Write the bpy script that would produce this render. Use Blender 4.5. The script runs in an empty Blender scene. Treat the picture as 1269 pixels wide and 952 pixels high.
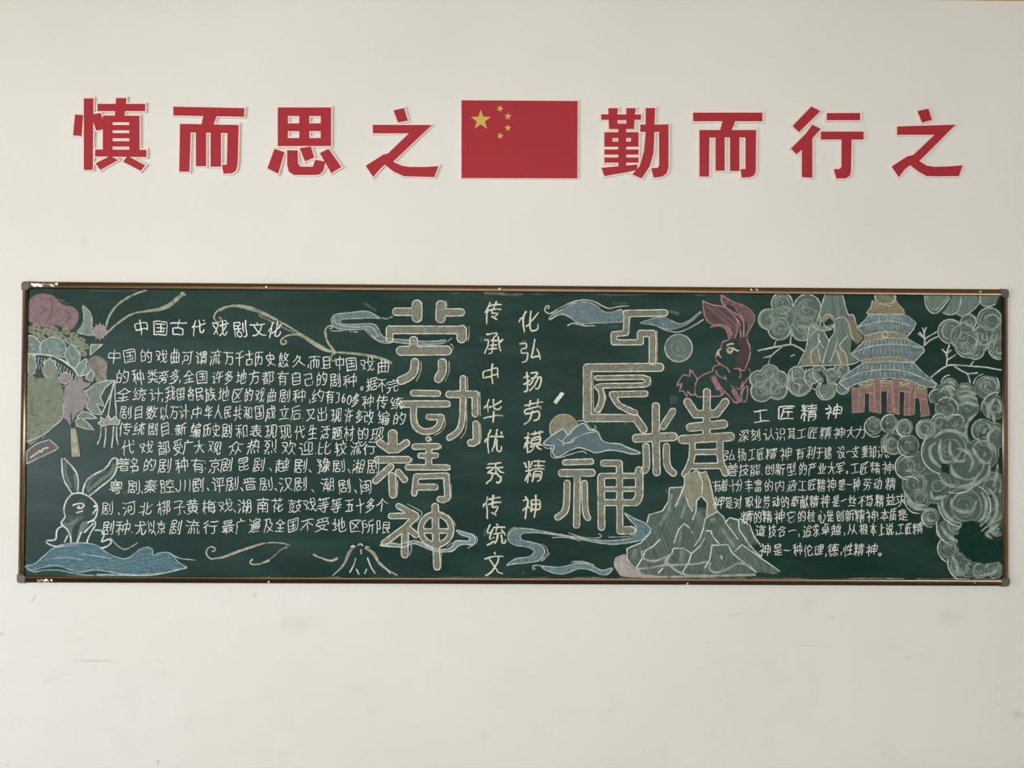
import bpy, math, random
import numpy as np
from mathutils import Matrix, Vector
from mathutils.geometry import tessellate_polygon
random.seed(7); rng = np.random.default_rng(7)
SC = bpy.context.scene; C = SC.collection

# ------------------------------------------------------------------ camera
FP = 953.0                                   # focal length in pixels of the 1269x952 frame
BZ = 1.60                                    # height of the board's centre above the floor
CX, CY, CD, RX, RY, RZ = -0.0585, 0.1593, 3.1074, 0.0145, 0.011, -0.0064
def _rot(a, i):
    c, s = math.cos(a), math.sin(a); M = np.eye(3); j, k = [(1, 2), (0, 2), (0, 1)][i]
    M[j, j] = c; M[k, k] = c; M[j, k] = -s; M[k, j] = s
    return M
RM = _rot(RZ, 2) @ _rot(RY, 1) @ _rot(RX, 0)  # rows: camera right, up, forward in (x, z, y)
cd = bpy.data.cameras.new('camera'); cam = bpy.data.objects.new('camera', cd); C.objects.link(cam)
cd.sensor_width = 36; cd.lens = 36 * FP / 1269; cd.clip_start = .05
r, u, f = [Vector((v[0], v[2], v[1])) for v in RM]
mw = Matrix((r, u, -f)).transposed().to_4x4(); mw.translation = Vector((CX, -CD, BZ + CY)); cam.matrix_world = mw
SC.camera = cam

# ------------------------------------------------------------------ light and exposure
SC.view_settings.view_transform = 'Standard'; SC.view_settings.look = 'None'
SC.view_settings.gamma = 1; SC.view_settings.exposure = 0.0
SC.cycles.transparent_max_bounces = 24
w = bpy.data.worlds.new('world'); SC.world = w; w.use_nodes = True
w.node_tree.nodes['Background'].inputs[0].default_value = (.975, 1.0, 1.065, 1)
w.node_tree.nodes['Background'].inputs[1].default_value = 2.68
def area(name, loc, tgt, sx, sy, e, col):
    l = bpy.data.lights.new(name, 'AREA'); l.shape = 'RECTANGLE'; l.size = sx; l.size_y = sy; l.energy = e; l.color = col
    o = bpy.data.objects.new(name, l); C.objects.link(o); o.location = loc
    o.rotation_euler = (Vector(tgt) - Vector(loc)).to_track_quat('-Z', 'Y').to_euler()
area('window_daylight', (-4.55, -4.9, 1.35), (0, -4.9, 1.25), 5.0, 1.7, 282, (.90, .97, 1.06))
area('added_ceiling_light', (-2.7, -1.45, 3.36), (-2.7, -1.45, 0), 1.1, .10, 1.5, (1, .95, .88))  # added unseen strip that puts a highlight on the top rail's left end
area('added_ceiling_light', (.3, -2.2, 3.35), (.3, -1.6, 0), 1.2, .3, 9, (1, .95, .88))  # added unseen fill, centred to balance brightness across the upper wall

# ------------------------------------------------------------------ helpers
def lin(c):
    return tuple((x / 255 / 12.92) if x / 255 <= .04045 else ((x / 255 + .055) / 1.055) ** 2.4 for x in c)
def unproj(x, y, Y=0.0):
    d = np.array([(x - 634.5) / FP, -(y - 476) / FP, 1.0]) @ RM
    t = (Y + CD) / d[2]
    return CX + d[0] * t, BZ + CY + d[1] * t
def unprojA(P, Y=0.0):
    P = np.asarray(P, float)
    d = np.c_[(P[:, 0] - 634.5) / FP, -(P[:, 1] - 476) / FP, np.ones(len(P))] @ RM
    t = (Y + CD) / d[:, 2]
    return np.c_[CX + d[:, 0] * t, BZ + CY + d[:, 1] * t]
def V(x0, y0, s):
    return lambda *p: [(x0 + a / s, y0 + b / s) for a, b in p]
def tag(o, label=None, cat=None, group=None, kind=None):
    for k, v in (('label', label), ('category', cat), ('group', group), ('kind', kind)):
        if v: o[k] = v
    return o
def empty(name, loc=(0, 0, 0), parent=None):
    o = bpy.data.objects.new(name, None); C.objects.link(o); o.location = loc; o.empty_display_size = .05
    if parent: o.parent = parent
    return o
def mesh_obj(name, vs, fs, mat, parent=None, smooth=False):
    m = bpy.data.meshes.new(name); m.from_pydata([tuple(v) for v in vs], [], fs); m.update()
    if smooth: m.polygons.foreach_set('use_smooth', [True] * len(m.polygons))
    if mat: m.materials.append(mat)
    o = bpy.data.objects.new(name, m); C.objects.link(o)
    if parent:
        o.parent = parent; o.matrix_parent_inverse = Matrix.Translation(-Vector(parent_loc(parent)))
    return o
def parent_loc(p):
    v = Vector((0, 0, 0))
    while p: v += p.location; p = p.parent
    return v
def mat(name, col, rough=.6, metal=0, spec=.5):
    m = bpy.data.materials.new(name); m.use_nodes = True; b = m.node_tree.nodes['Principled BSDF']
    b.inputs['Base Color'].default_value = (*lin(col), 1); b.inputs['Roughness'].default_value = rough
    b.inputs['Metallic'].default_value = metal; b.inputs['Specular IOR Level'].default_value = spec
    return m
class NT:
    def __init__(s, m): s.t = m.node_tree; s.b = s.t.nodes['Principled BSDF']
    def n(s, typ, **k):
        o = s.t.nodes.new(typ)
        for a, v in k.items(): setattr(o, a, v)
        return o
    def l(s, a, b): s.t.links.new(a, b)
    def math(s, op, a, b=None, clamp=False):
        o = s.n('ShaderNodeMath', operation=op, use_clamp=clamp)
        for i, v in enumerate((a, b)):
            if v is None: continue
            if isinstance(v, (int, float)): o.inputs[i].default_value = v
            else: s.l(v, o.inputs[i])
        return o.outputs[0]
    def noise(s, vec, scale, detail=3, rough=.5):
        o = s.n('ShaderNodeTexNoise'); o.inputs['Scale'].default_value = scale; o.inputs['Detail'].default_value = detail
        o.inputs['Roughness'].default_value = rough; s.l(vec, o.inputs['Vector']); return o.outputs['Fac']
    def mix(s, fac, a, b):
        o = s.n('ShaderNodeMix', data_type='RGBA')
        if isinstance(fac, (int, float)): o.inputs[0].default_value = fac
        else: s.l(fac, o.inputs[0])
        for i, v in ((6, a), (7, b)):
            if isinstance(v, tuple): o.inputs[i].default_value = (*v, 1) if len(v) == 3 else v
            else: s.l(v, o.inputs[i])
        return o.outputs[2]
    def ramp(s, fac, lo, hi):
        o = s.n('ShaderNodeMapRange'); o.inputs[1].default_value = lo; o.inputs[2].default_value = hi; s.l(fac, o.inputs[0]); return o.outputs[0]
    def pos(s): return s.n('ShaderNodeNewGeometry').outputs['Position']

# ------------------------------------------------------------------ materials
WY = 0.022                                   # the wall plane; the board's frame front is at y = 0
def wall_material():
    m = mat('painted_plaster', (226, 222, 210), .75, spec=.25); T = NT(m); p = T.pos()
    col = T.mix(T.ramp(T.noise(p, 1.3, 3), .3, .7), lin((223, 222, 214)), lin((228, 228, 221)))
    # slightly dirtier below the board, and a few scuffs with shapes of their own
    xyz = T.n('ShaderNodeSeparateXYZ'); T.l(p, xyz.inputs[0])
    dirt = None
    marks = [(42, 742, 2, 9, .5, .35), (93, 765, 1.4, 3, 0, .3), (117, 819, 34, 2.2, 0, .28), (316, 738, 3, 7, .4, .22), (197, 818, 8, 1.5, .4, .22),
             (196, 945, 1.6, 4, 0, .7), (10, 948, 4, 1.5, .4, .4), (909, 762, 11, 1.8, -.25, .25), (1005, 800, 30, 1, .03, .22), (1033, 766, 6, 1.5, .5, .25),
             (877, 797, 1.2, 1.2, 0, .8), (1236, 853, 1.2, 1.2, 0, .7), (1236, 872, 1.2, 1.2, 0, .7), (1247, 903, 1.2, 1.2, 0, .6), (1263, 886, 12, 6, 0, .22),
             (104, 300, 8, 8, 0, .10), (1213, 820, 1, 1, 0, .5), (285, 720, 2, 30, .02, .10), (365, 775, 25, 14, 0, .10), (1003, 748, 12, 10, 0, .10),
             (1178, 765, 22, 14, 0, .12), (1125, 815, 7, 1, 0, .3), (70, 902, 7, 1.5, 0, .14), (190, 870, 4, 1, 0, .14), (2, 786, 4, 3, 0, .3)]
    wob = T.noise(p, 60, 3)
    for x, y, a, b, rot, st in marks:
        X, Z = unproj(x, y, WY); k = CD / FP
        dx = T.math('SUBTRACT', xyz.outputs[0], X); dz = T.math('SUBTRACT', xyz.outputs[2], Z)
        c, s_ = math.cos(rot), math.sin(rot)
        U = T.math('ADD', T.math('MULTIPLY', dx, c / (a * k)), T.math('MULTIPLY', dz, -s_ / (a * k)))
        W = T.math('ADD', T.math('MULTIPLY', dx, s_ / (b * k)), T.math('MULTIPLY', dz, c / (b * k)))
        d = T.math('ADD', T.math('MULTIPLY', U, U), T.math('MULTIPLY', W, W))
        e = T.math('MULTIPLY', T.math('SUBTRACT', 1.15, T.math('ADD', d, T.math('MULTIPLY', wob, .5)), True), st)
        dirt = e if dirt is None else T.math('ADD', dirt, e, True)
    low = T.math('MULTIPLY', T.ramp(T.noise(p, 5.5, 6, .65), .55, .85), .12)
    band = T.math('MULTIPLY', low, T.ramp(xyz.outputs[2], BZ - .35, BZ - .95))
    dirt = T.math('ADD', dirt, band, True)
    col = T.mix(dirt, col, lin((140, 136, 124)))
    T.l(col, T.b.inputs['Base Color'])
    bp = T.n('ShaderNodeBump'); bp.inputs['Strength'].default_value = .06; bp.inputs['Distance'].default_value = .004
    T.l(T.noise(p, 25, 5), bp.inputs['Height']); T.l(bp.outputs[0], T.b.inputs['Normal'])
    return m
def board_material():
    m = mat('green_chalkboard_enamel', (16, 48, 40), .34, spec=.14); T = NT(m); p = T.pos()
    mp = T.n('ShaderNodeMapping'); mp.inputs['Rotation'].default_value = (0, .5, 0); mp.inputs['Scale'].default_value = (1, 1, 3.5); T.l(p, mp.inputs[0])
    d = T.math('MULTIPLY', T.ramp(T.noise(mp.outputs[0], 2.2, 5, .6), .42, .8), .16)
    g = T.math('ADD', d, T.math('MULTIPLY', T.noise(p, 350, 2), .05))
    T.l(T.mix(g, lin((2, 40, 32)), lin((96, 130, 120))), T.b.inputs['Base Color'])
    return m
def chalk_material():
    m = mat('chalk', (220, 225, 215), .95, spec=.1); T = NT(m); p = T.pos()
    a = T.n('ShaderNodeAttribute', attribute_name='chalk')
    T.l(a.outputs['Color'], T.b.inputs['Base Color'])
    n1 = T.noise(p, 300, 2, .6); n2 = T.noise(p, 60, 4, .6)
    k = T.math('ADD', T.math('MULTIPLY', n1, .4), T.math('MULTIPLY', n2, 1.2))
    # dense chalk covers the grain, thin chalk lets it show
    al = T.math('MULTIPLY', a.outputs['Alpha'], T.math('ADD', T.math('MULTIPLY', k, 1.0), .2), True)
    T.l(al, T.b.inputs['Alpha'])
    return m
def metal_material():
    m = mat('champagne_anodised_aluminium', (150, 118, 88), .24, 1.0); T = NT(m); p = T.pos()
    mp = T.n('ShaderNodeMapping'); mp.inputs['Scale'].default_value = (.7, 1, .7); T.l(p, mp.inputs[0])
    T.l(T.mix(T.noise(mp.outputs[0], 6, 3), lin((104, 88, 72)), lin((136, 116, 96))), T.b.inputs['Base Color'])
    return m
M_WALL = wall_material(); M_BOARD = board_material(); M_CHALK = chalk_material(); M_METAL = metal_material()
M_CAP = mat('brown_plastic', (92, 80, 74), .5); M_SCREW = mat('bright_steel', (215, 205, 190), .25, 1)
M_RED = mat('red_acrylic', (166, 46, 56), .5, spec=.2); M_PINK = mat('pale_foam_backing', (240, 220, 210), .6, spec=.3)
M_YEL = mat('yellow_print', (200, 174, 84), .5); M_FLOOR = mat('grey_terrazzo', (116, 112, 106), .4); M_CEIL = mat('ceiling_paint', (206, 176, 128), .8)

# ------------------------------------------------------------------ the setting
def box(name, x0, x1, y0, y1, z0, z1, m, parent=None):
    vs = [(x, y, z) for x in (x0, x1) for y in (y0, y1) for z in (z0, z1)]
    return mesh_obj(name, vs, [(0, 1, 3, 2), (4, 6, 7, 5), (0, 4, 5, 1), (2, 3, 7, 6), (0, 2, 6, 4), (1, 5, 7, 3)], m, parent)
tag(box('wall_back', -4.6, 4.6, WY, WY + .2, 0, 3.4, M_WALL), 'cream painted plaster wall behind the chalkboard', kind='structure')
tag(box('floor', -4.6, 4.6, -9, WY + .2, -.1, 0, M_FLOOR), 'grey classroom floor below the chalkboard wall', kind='structure')
tag(box('ceiling', -4.6, 4.6, -9, WY + .2, 3.4, 3.5, M_CEIL), 'plain pale ceiling above the red wall characters', kind='structure')

tag(box('wall_left', -4.8, -4.6, -9, WY + .2, 0, 3.4, M_WALL), 'plain cream side wall left of the chalkboard', kind='structure')
tag(box('wall_right', 4.6, 4.8, -9, WY + .2, 0, 3.4, M_WALL), 'plain cream side wall right of the chalkboard', kind='structure')

# ------------------------------------------------------------------ the chalkboard
corners = [unproj(*c) for c in ((27, 349), (1251, 358), (1251, 727), (20, 723))]
X0 = (corners[0][0] + corners[3][0]) / 2; X1 = (corners[1][0] + corners[2][0]) / 2
Z1 = (corners[0][1] + corners[1][1]) / 2; Z0 = (corners[2][1] + corners[3][1]) / 2
FWD = .028; SY = .006                        # frame width, board surface plane
board = tag(empty('chalkboard', ((X0 + X1) / 2, WY, Z0)), 'long green chalkboard in a champagne metal frame covered with chalk writing and drawings', 'chalkboard')
box('writing_surface', X0 + .02, X1 - .02, SY, WY - .001, Z0 + .02, Z1 - .02, M_BOARD, board)
def rail(name, a, b, inner, label):
    """rounded extrusion from a to b (x, z), profile growing toward 'inner'"""
    prof = [(0, WY - .0005), (0, .009), (.0012, .0068), (.004, .0048), (.009, .0026), (.014, .0008), (.019, -.0004), (.0235, -.0006), (.0268, .0008), (.028, .0035), (.028, WY - .0005)]
    a, b, n = Vector(a), Vector(b), Vector(inner); vs = []
    for P in (a, b):
        for q, y in prof: vs.append((P.x + n.x * q, y, P.y + n.y * q))
    k = len(prof); fs = [(i, i + 1, k + i + 1, k + i) for i in range(k - 1)] + [tuple(range(k)), tuple(range(2 * k - 1, k - 1, -1))]
    o = mesh_obj(name, vs, fs, M_METAL, board, True); o['label'] = label
    return o
cl = .030
rail('frame_rail', (X0 + cl, Z1), (X1 - cl, Z1), (0, -1), 'top frame rail')
rail('frame_rail', (X0 + cl, Z0), (X1 - cl, Z0), (0, 1), 'bottom frame rail dusted with chalk')
rail('frame_rail', (X0, Z0 + cl), (X0, Z1 - cl), (1, 0), 'left frame rail')
rail('frame_rail', (X1, Z0 + cl), (X1, Z1 - cl), (-1, 0), 'right frame rail')
for cx, cz, sx, sz in ((X0, Z1, 1, -1), (X1, Z1, -1, -1), (X0, Z0, 1, 1), (X1, Z0, -1, 1)):
    rr = .013; out = []
    for i in range(7):
        t = math.pi / 2 * i / 6; out.append((rr - rr * math.cos(t), rr - rr * math.sin(t)))
    out = [(0, .034)] + [(a, b) for a, b in out] + [(.034, 0), (.034, .0285), (.0285, .0285), (.0285, .034)]
    k = len(out); vs = []
    for y, ins in ((WY - .0005, 0), (.001, 0), (-.002, .002)):
        for a, b in out:
            ia = a + (ins if a < .01 else 0); ib = b + (ins if b < .01 else 0); vs.append((cx + sx * (ia - .0006), y, cz + sz * (ib - .0006)))
    fs = [(L * k + i, L * k + (i + 1) % k, (L + 1) * k + (i + 1) % k, (L + 1) * k + i) for L in range(2) for i in range(k)]
    tri = tessellate_polygon([[Vector((a, b, 0)) for a, b in out]])
    fs += [tuple(2 * k + i for i in t) for t in tri]
    mesh_obj('corner_cap', vs, fs, M_CAP, board)
def screw(px, py):
    x, z = unproj(px, py, -.001); vs = [(x, -.0032, z)]; fs = []
    for i in range(12):
        t = i * math.pi / 6
        vs += [(x + .0035 * math.cos(t), -.0028, z + .0035 * math.sin(t)), (x + .0048 * math.cos(t), .001, z + .0048 * math.sin(t))]
    for i in range(12):
        a, b = 1 + 2 * i, 1 + 2 * ((i + 1) % 12); fs += [(0, a, b), (a, a + 1, b + 1, b)]
    mesh_obj('screw', vs, fs, M_SCREW, board)
for p in ((330, 355.5), (619, 357.8), (931, 359), (938, 359), (1215, 361.5), (64, 719.5), (333, 721.5), (852, 724), (1208, 722)): screw(*p)
# crumpled leftover of protective film on the rail ends
def film(pts, name='film_scrap'):
    P = unprojA(pts, -.002); n = len(P); vs = []; 
    for i, (x, z) in enumerate(P): vs += [(x, -.0015 - .004 * random.random(), z + .006), (x + .004 * random.random(), -.003 - .006 * random.random(), z), (x, -.0015 - .002 * random.random(), z - .006)]
    fs = []
    for i in range(n - 1):
        a = 3 * i; fs += [(a, a + 1, a + 4, a + 3), (a + 1, a + 2, a + 5, a + 4)]
    mesh_obj(name, vs, fs, M_SCREW, board)['label'] = 'crumpled shiny film left on the rail'
film([(38 + i * 4.2, 352.5 + (i % 2)) for i in range(9)]); film([(46 + 3 * i, 719.5 + (i % 2)) for i in range(6)])

# ------------------------------------------------------------------ chalk
WH = (214, 222, 212); CR = (206, 206, 182); BL = (140, 164, 170); GY = (160, 180, 168); BG = (186, 186, 166); PK = (176, 138, 142); GN = (146, 154, 132); PI = (168, 162, 162)
def smooth(P, closed=False, step=1.6):
    P = [np.array(p, float) for p in P]
    if len(P) < 3 and not closed:
        out = []
        for a, b in zip(P, P[1:]):
            n = max(1, int(np.linalg.norm(b - a) / step)); out += [a + (b - a) * i / n for i in range(n)]
        return np.array(out + [P[-1]])
    n = len(P); out = []
    for i in range(n if closed else n - 1):
        p1, p2 = P[i], P[(i + 1) % n]
        p0 = P[i - 1] if (i or closed) else p1; p3 = P[(i + 2) % n] if (i + 2 < n or closed) else p2
        m = max(2, int(np.linalg.norm(p2 - p1) / step))
        for j in range(m):
            t = j / m
            out.append(.5 * ((2 * p1) + (p2 - p0) * t + (2 * p0 - 5 * p1 + 4 * p2 - p3) * t * t + (3 * p1 - p0 - 3 * p2 + p3) * t ** 3))
    out.append(P[0] if closed else P[-1])
    return np.array(out)
def dense(P, closed=False, step=2):
    out = []; n = len(P)
    for i in range(n if closed else n - 1):
        a, b = np.array(P[i], float), np.array(P[(i + 1) % n], float); m = max(1, int(np.linalg.norm(b - a) / step))
        out += [a + (b - a) * j / m for j in range(m)]
    out.append(np.array(P[0] if closed else P[-1], float))
    return np.array(out)
def sdf_loops(segs, box_=None, g=.8):
    """outline loops (pixel units) of the union of capsules [(x0,y0,x1,y1,r)], by marching squares"""
    S = np.array(segs, float); mx = S[:, 4].max() + 2
    xa, xb = min(S[:, 0].min(), S[:, 2].min()) - mx, max(S[:, 0].max(), S[:, 2].max()) + mx
    ya, yb = min(S[:, 1].min(), S[:, 3].min()) - mx, max(S[:, 1].max(), S[:, 3].max()) + mx
    xs = np.arange(xa, xb, g); ys = np.arange(ya, yb, g); GX, GYY = np.meshgrid(xs, ys); D = np.full(GX.shape, 1e9)
    for x0, y0, x1, y1, r_ in S:
        dx, dy = x1 - x0, y1 - y0; L = dx * dx + dy * dy + 1e-9
        t = np.clip(((GX - x0) * dx + (GYY - y0) * dy) / L, 0, 1)
        D = np.minimum(D, np.hypot(GX - x0 - t * dx, GYY - y0 - t * dy) - r_)
    if box_:
        bx0, by0, bx1, by1 = box_; D = np.maximum(D, np.maximum(np.maximum(bx0 - GX, GX - bx1), np.maximum(by0 - GYY, GYY - by1)))
    D = np.where(np.abs(D) < 1e-6, 1e-6, D)
    ny, nx = D.shape; nxt = {}
    I = D < 0
    cells = np.argwhere((I[:-1, :-1].astype(int) + I[1:, :-1] + I[:-1, 1:] + I[1:, 1:]) % 4 != 0)
    for j, i in cells:
        c = [(j, i), (j, i + 1), (j + 1, i + 1), (j + 1, i)]; ins = [I[q] for q in c]; E = []
        for k in range(4):
            if ins[k] != ins[(k + 1) % 4]: E.append((k, ins[k]))
        key = lambda k: tuple(sorted((c[k], c[(k + 1) % 4])))
        if len(E) == 2:
            a = [e for e in E if e[1]][0][0]; b = [e for e in E if not e[1]][0][0]; nxt.setdefault(key(a), []).append(key(b))
        else:
            for k, fl in E:
                if fl: nxt.setdefault(key(k), []).append(key((k + 1) % 4) if not ins[(k + 1) % 4] else key((k - 1) % 4))
    def pt(e):
        a, b = e; da, db = D[a], D[b]; t = da / (da - db)
        return (xs[a[1]] + (xs[b[1]] - xs[a[1]]) * t, ys[a[0]] + (ys[b[0]] - ys[a[0]]) * t)
    loops = []
    while nxt:
        s0 = next(iter(nxt)); cur = s0; L = []
        while cur in nxt:
            L.append(pt(cur)); v = nxt[cur]; n_ = v.pop()
            if not v: del nxt[cur]
            cur = n_
        if len(L) > 6:
            A = np.array(L); A = (np.roll(A, 1, 0) + A * 2 + np.roll(A, -1, 0)) / 4
            loops.append(A[::2] if len(A) > 16 else A)
    return loops
class Chalk:
    def __init__(s, name, label=None, parent=None, y=SY - .0004):
        s.name, s.label, s.parent, s.y0 = name, label, parent or board, y; s.v = []; s.f = []; s.c = []; s.k = 0
    def add(s, P, D, F, col):                # P (n,2) px, F faces, col (n,4)
        b = sum(len(a) for a in s.v); y = s.y0 - s.k * 8e-6; s.k += 1
        s.v.append(np.c_[P, np.full(len(P), y)]); s.f += [tuple(i + b for i in q) for q in F]; s.c.append(col)
    def st(s, P, w=1.7, c=WH, a=.85, sm=True, closed=False, taper=(1, 1), ws=None, step=1.6):
        P = smooth(P, closed, step) if sm else dense(P, closed)
        if len(P) < 2: return s
        P = P + rng.normal(0, .12, P.shape)
        n = len(P); t = np.gradient(P, axis=0); t /= np.linalg.norm(t, axis=1)[:, None] + 1e-9; N = np.c_[-t[:, 1], t[:, 0]]
        u_ = np.linspace(0, 1, n)
        W = np.interp(u_, np.linspace(0, 1, len(ws)), ws) if ws is not None else w * np.interp(u_, [0, .25, .75, 1], [taper[0], 1, 1, taper[1]])
        W = np.maximum(W, .35) / 2; fe = np.minimum(.35, W * .45)
        al = a * np.clip(1 + .22 * np.interp(np.arange(n), np.arange(0, n + 4, 3), rng.normal(0, 1, len(np.arange(0, n + 4, 3)))), .4, 1.25)
        rows = [P + N * (W + fe)[:, None], P + N * (W - fe)[:, None], P - N * (W - fe)[:, None], P - N * (W + fe)[:, None]]
        pts = np.stack(rows, 1).reshape(-1, 2); col = np.zeros((n * 4, 4)); col[:, :3] = lin(c); col[1::4, 3] = al; col[2::4, 3] = al
        F = [(i * 4 + j, i * 4 + j + 1, i * 4 + j + 5, i * 4 + j + 4) for i in range(n - 1) for j in range(3)]
        s.add(pts, None, F, col); return s
    def fl(s, P, c=GY, a=.4, sm=True, holes=None):
        L = [smooth(P, True, 2.5)[:-1] if sm else np.array(P, float)] + list(holes or [])
        tri = tessellate_polygon([[Vector((x, y, 0)) for x, y in l] for l in L]); pts = np.concatenate(L)
        col = np.zeros((len(pts), 4)); col[:, :3] = lin(c); col[:, 3] = a
        s.add(pts, None, [tuple(t) for t in tri], col); return s
    def ht(s, P, ang=20, c=GY, a=.3, sp=2.2, w=2.0, sm=True, bend=0, gap=.15):
        """brush strokes laid with the side of the chalk, clipped to the outline"""
        Q = smooth(P, True, 3) if sm else dense(P, True, 3)
        r_ = math.radians(ang); ex = np.array([math.cos(r_), math.sin(r_)]); ey = np.array([-ex[1], ex[0]])
        q = np.c_[Q @ ex, Q @ ey]; y = q[:, 1].min() + sp * .5
        k0 = s.k
        while y < q[:, 1].max():
            yy = y + rng.normal(0, sp * .15); X = []
            for i in range(len(q)):
                a0, b0 = q[i - 1], q[i]
                if (a0[1] - yy) * (b0[1] - yy) < 0: X.append(a0[0] + (b0[0] - a0[0]) * (yy - a0[1]) / (b0[1] - a0[1]))
            X.sort()
            for x0, x1 in zip(X[::2], X[1::2]):
                if x1 - x0 < 1.5 or rng.random() < gap: continue
                d = x1 - x0; x0_ = x0 + .6 + d * .1 * rng.random(); x1_ = x1 - .6 - d * .1 * rng.random()
                pp = [ex * (x0_ + (x1_ - x0_) * t) + ey * (yy + bend * math.sin(math.pi * t) * 1.0) for t in (0, .33, .66, 1)]
                s.k = k0 + 1 + int((y / sp) % 3)
                s.st(pp, w * rng.uniform(.6, 1.3), c, a * rng.uniform(.35, 1.2))
            y += sp
        s.k = k0 + 5; return s
    def shape(s, P, c=GY, a=.35, oc=WH, oa=.7, ow=1.3, ang=20, ha=.25, sm=True, sp=2.4):
        s.fl(P, c, a, sm); s.ht(P, ang, c, ha, sp, sm=sm)
        if oa: s.st(P, ow, oc, oa, sm, True)
        return s
    def caps(s, groups, c=BG, a=.38, oc=(222, 224, 206), oa=.9, ow=1.15, sc=1, hatch=True, box_=None, g=.8):
        """groups: list of (polyline px, width px) whose union is one fat stroke letter part"""
        segs = []
        for P, w_ in groups:
            if len(P) == 1: P = P * 2
            if len(P) > 2: P = smooth(P, False, 3)
            for (x0, y0), (x1, y1) in zip(P[:-1], P[1:]): segs.append((x0, y0, x1, y1, w_ / 2 - .3))
        loops = sdf_loops(segs, box_, g)
        def area_(L): x, y = L[:, 0], L[:, 1]; return .5 * float(np.sum(x * np.roll(y, -1) - y * np.roll(x, -1)))
        A = [area_(L) for L in loops]; sg = np.sign(max(A, key=abs)); outer = [L for L, q in zip(loops, A) if q * sg > 0]; inner = [L for L, q in zip(loops, A) if q * sg < 0]
        for O in outer:
            bb = (O.min(0), O.max(0)); H = [h for h in inner if (h.mean(0) > bb[0]).all() and (h.mean(0) < bb[1]).all()]
            s.fl(O, c, a, False, H)
            s.ht(O if not H else O, 0 if np.ptp(O[:, 0]) > np.ptp(O[:, 1]) else 90, c, .1, 3, sm=False) if (hatch and not H) else None
        s.k += 1
        for L in loops: s.st(list(L), ow, oc, oa, False, True)
        return s
    def puff(s, cx, cy, r_, c=(172, 190, 178), a=.34, n=5, a0=0, a1=360, w=1.9, ry=1, box_=None):
        """concentric chalk arcs of a billowing cloud or flower"""
        for k in range(n):
            q = r_ * (1 - (k + .35) / (n + .3)); s0 = a0 + rng.uniform(0, 360 if a1 - a0 > 300 else 30); s1 = s0 + (a1 - a0) * rng.uniform(.35, .8)
            ox, oy = np.clip(rng.normal(0, r_ * .09, 2), -.3 * (r_ - q) - .3, .3 * (r_ - q) + .3)
            P = [(cx + ox + q * math.cos(math.radians(t)), cy + oy + q * ry * math.sin(math.radians(t))) for t in np.linspace(s0, s1, max(6, int(q * abs(s1 - s0) / 150)))]
            if box_: P = [(min(max(x, box_[0] + 1), box_[2] - 1), min(max(y, box_[1] + 1), box_[3] - 1)) for x, y in P]
            s.st(P, w * rng.uniform(.6, 1.3), c, a * rng.uniform(.5, 1.3), False, taper=(.4, .4))
        return s
    def done(s):
        P = np.concatenate(s.v); W = unprojA(P[:, :2], s.y0); col = np.concatenate(s.c).astype(np.float32)
        vs = np.c_[W[:, 0], P[:, 2], W[:, 1]]
        o = mesh_obj(s.name, vs.tolist(), s.f, M_CHALK, s.parent)
        at = o.data.color_attributes.new('chalk', 'FLOAT_COLOR', 'POINT'); at.data.foreach_set('color', col.ravel())
        if s.label: o['label'] = s.label
        return o
#DATA
BB = (33, 361, 1243.5, 718)                  # writing surface in the photograph's pixels

# ---- fat outlined title letters
def fat(label, v, s, groups, shadows=(), **k):
    c = Chalk('title_character', label)
    for g in groups: c.caps([(v(*p), w_ / s) for p, w_ in g], **k)
    for p in shadows: c.st(v(*p), 1.1, CR, .6)
    return c.done()
s = 6.043; v = V(400, 350, s)
fat('fat outlined chalk character, first of the left title column', v, s, [
    [([(550, 220), (670, 220)], 58), ([(705, 168), (705, 262)], 74)],
    [([(885, 172), (882, 268)], 74), ([(915, 225), (1035, 225)], 58)],
    [([(500, 350), (500, 430)], 52), ([(505, 355), (1040, 357)], 60), ([(1042, 357), (1040, 418)], 72)],
    [([(585, 513), (930, 510)], 70), ([(680, 435), (680, 500)], 62)],
    [([(690, 600), (680, 670), (640, 710), (585, 735)], 62)], [([(895, 602), (895, 665), (866, 720)], 64)]],
    [[(742, 150), (744, 220), (740, 290)], [(920, 135), (932, 180)], [(1093, 325), (1097, 380), (1088, 440)], [(955, 462), (976, 480), (975, 505)], [(736, 592), (732, 670), (700, 742)], [(946, 588), (945, 670), (915, 738)]])
s = 7.465; v = V(440, 450, s)
fat('fat outlined chalk character, second of the left title column', v, s, [
    [([(540, 278), (765, 282)], 58)],
    [([(435, 380), (850, 378)], 62), ([(542, 390), (540, 500), (560, 585), (610, 625), (670, 635), (740, 615), (780, 570), (798, 505)], 58), ([(680, 500), (795, 500)], 54)],
    [([(998, 140), (996, 400), (985, 560), (945, 640), (872, 692)], 54), ([(870, 290), (1112, 288)], 64), ([(1110, 285), (1110, 470)], 58)],
    [([(1118, 565), (1118, 725), (1068, 738)], 62)]],
    [[(875, 360), (882, 385), (878, 410)], [(820, 480), (835, 560), (800, 630), (735, 668)], [(1040, 125), (1042, 240)], [(1030, 330), (1028, 600), (975, 700)], [(1155, 265), (1157, 490)], [(1162, 560), (1165, 700), (1150, 750)], [(572, 420), (570, 500), (590, 580)]])
s = 5.288; v = V(440, 540, s)
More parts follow.
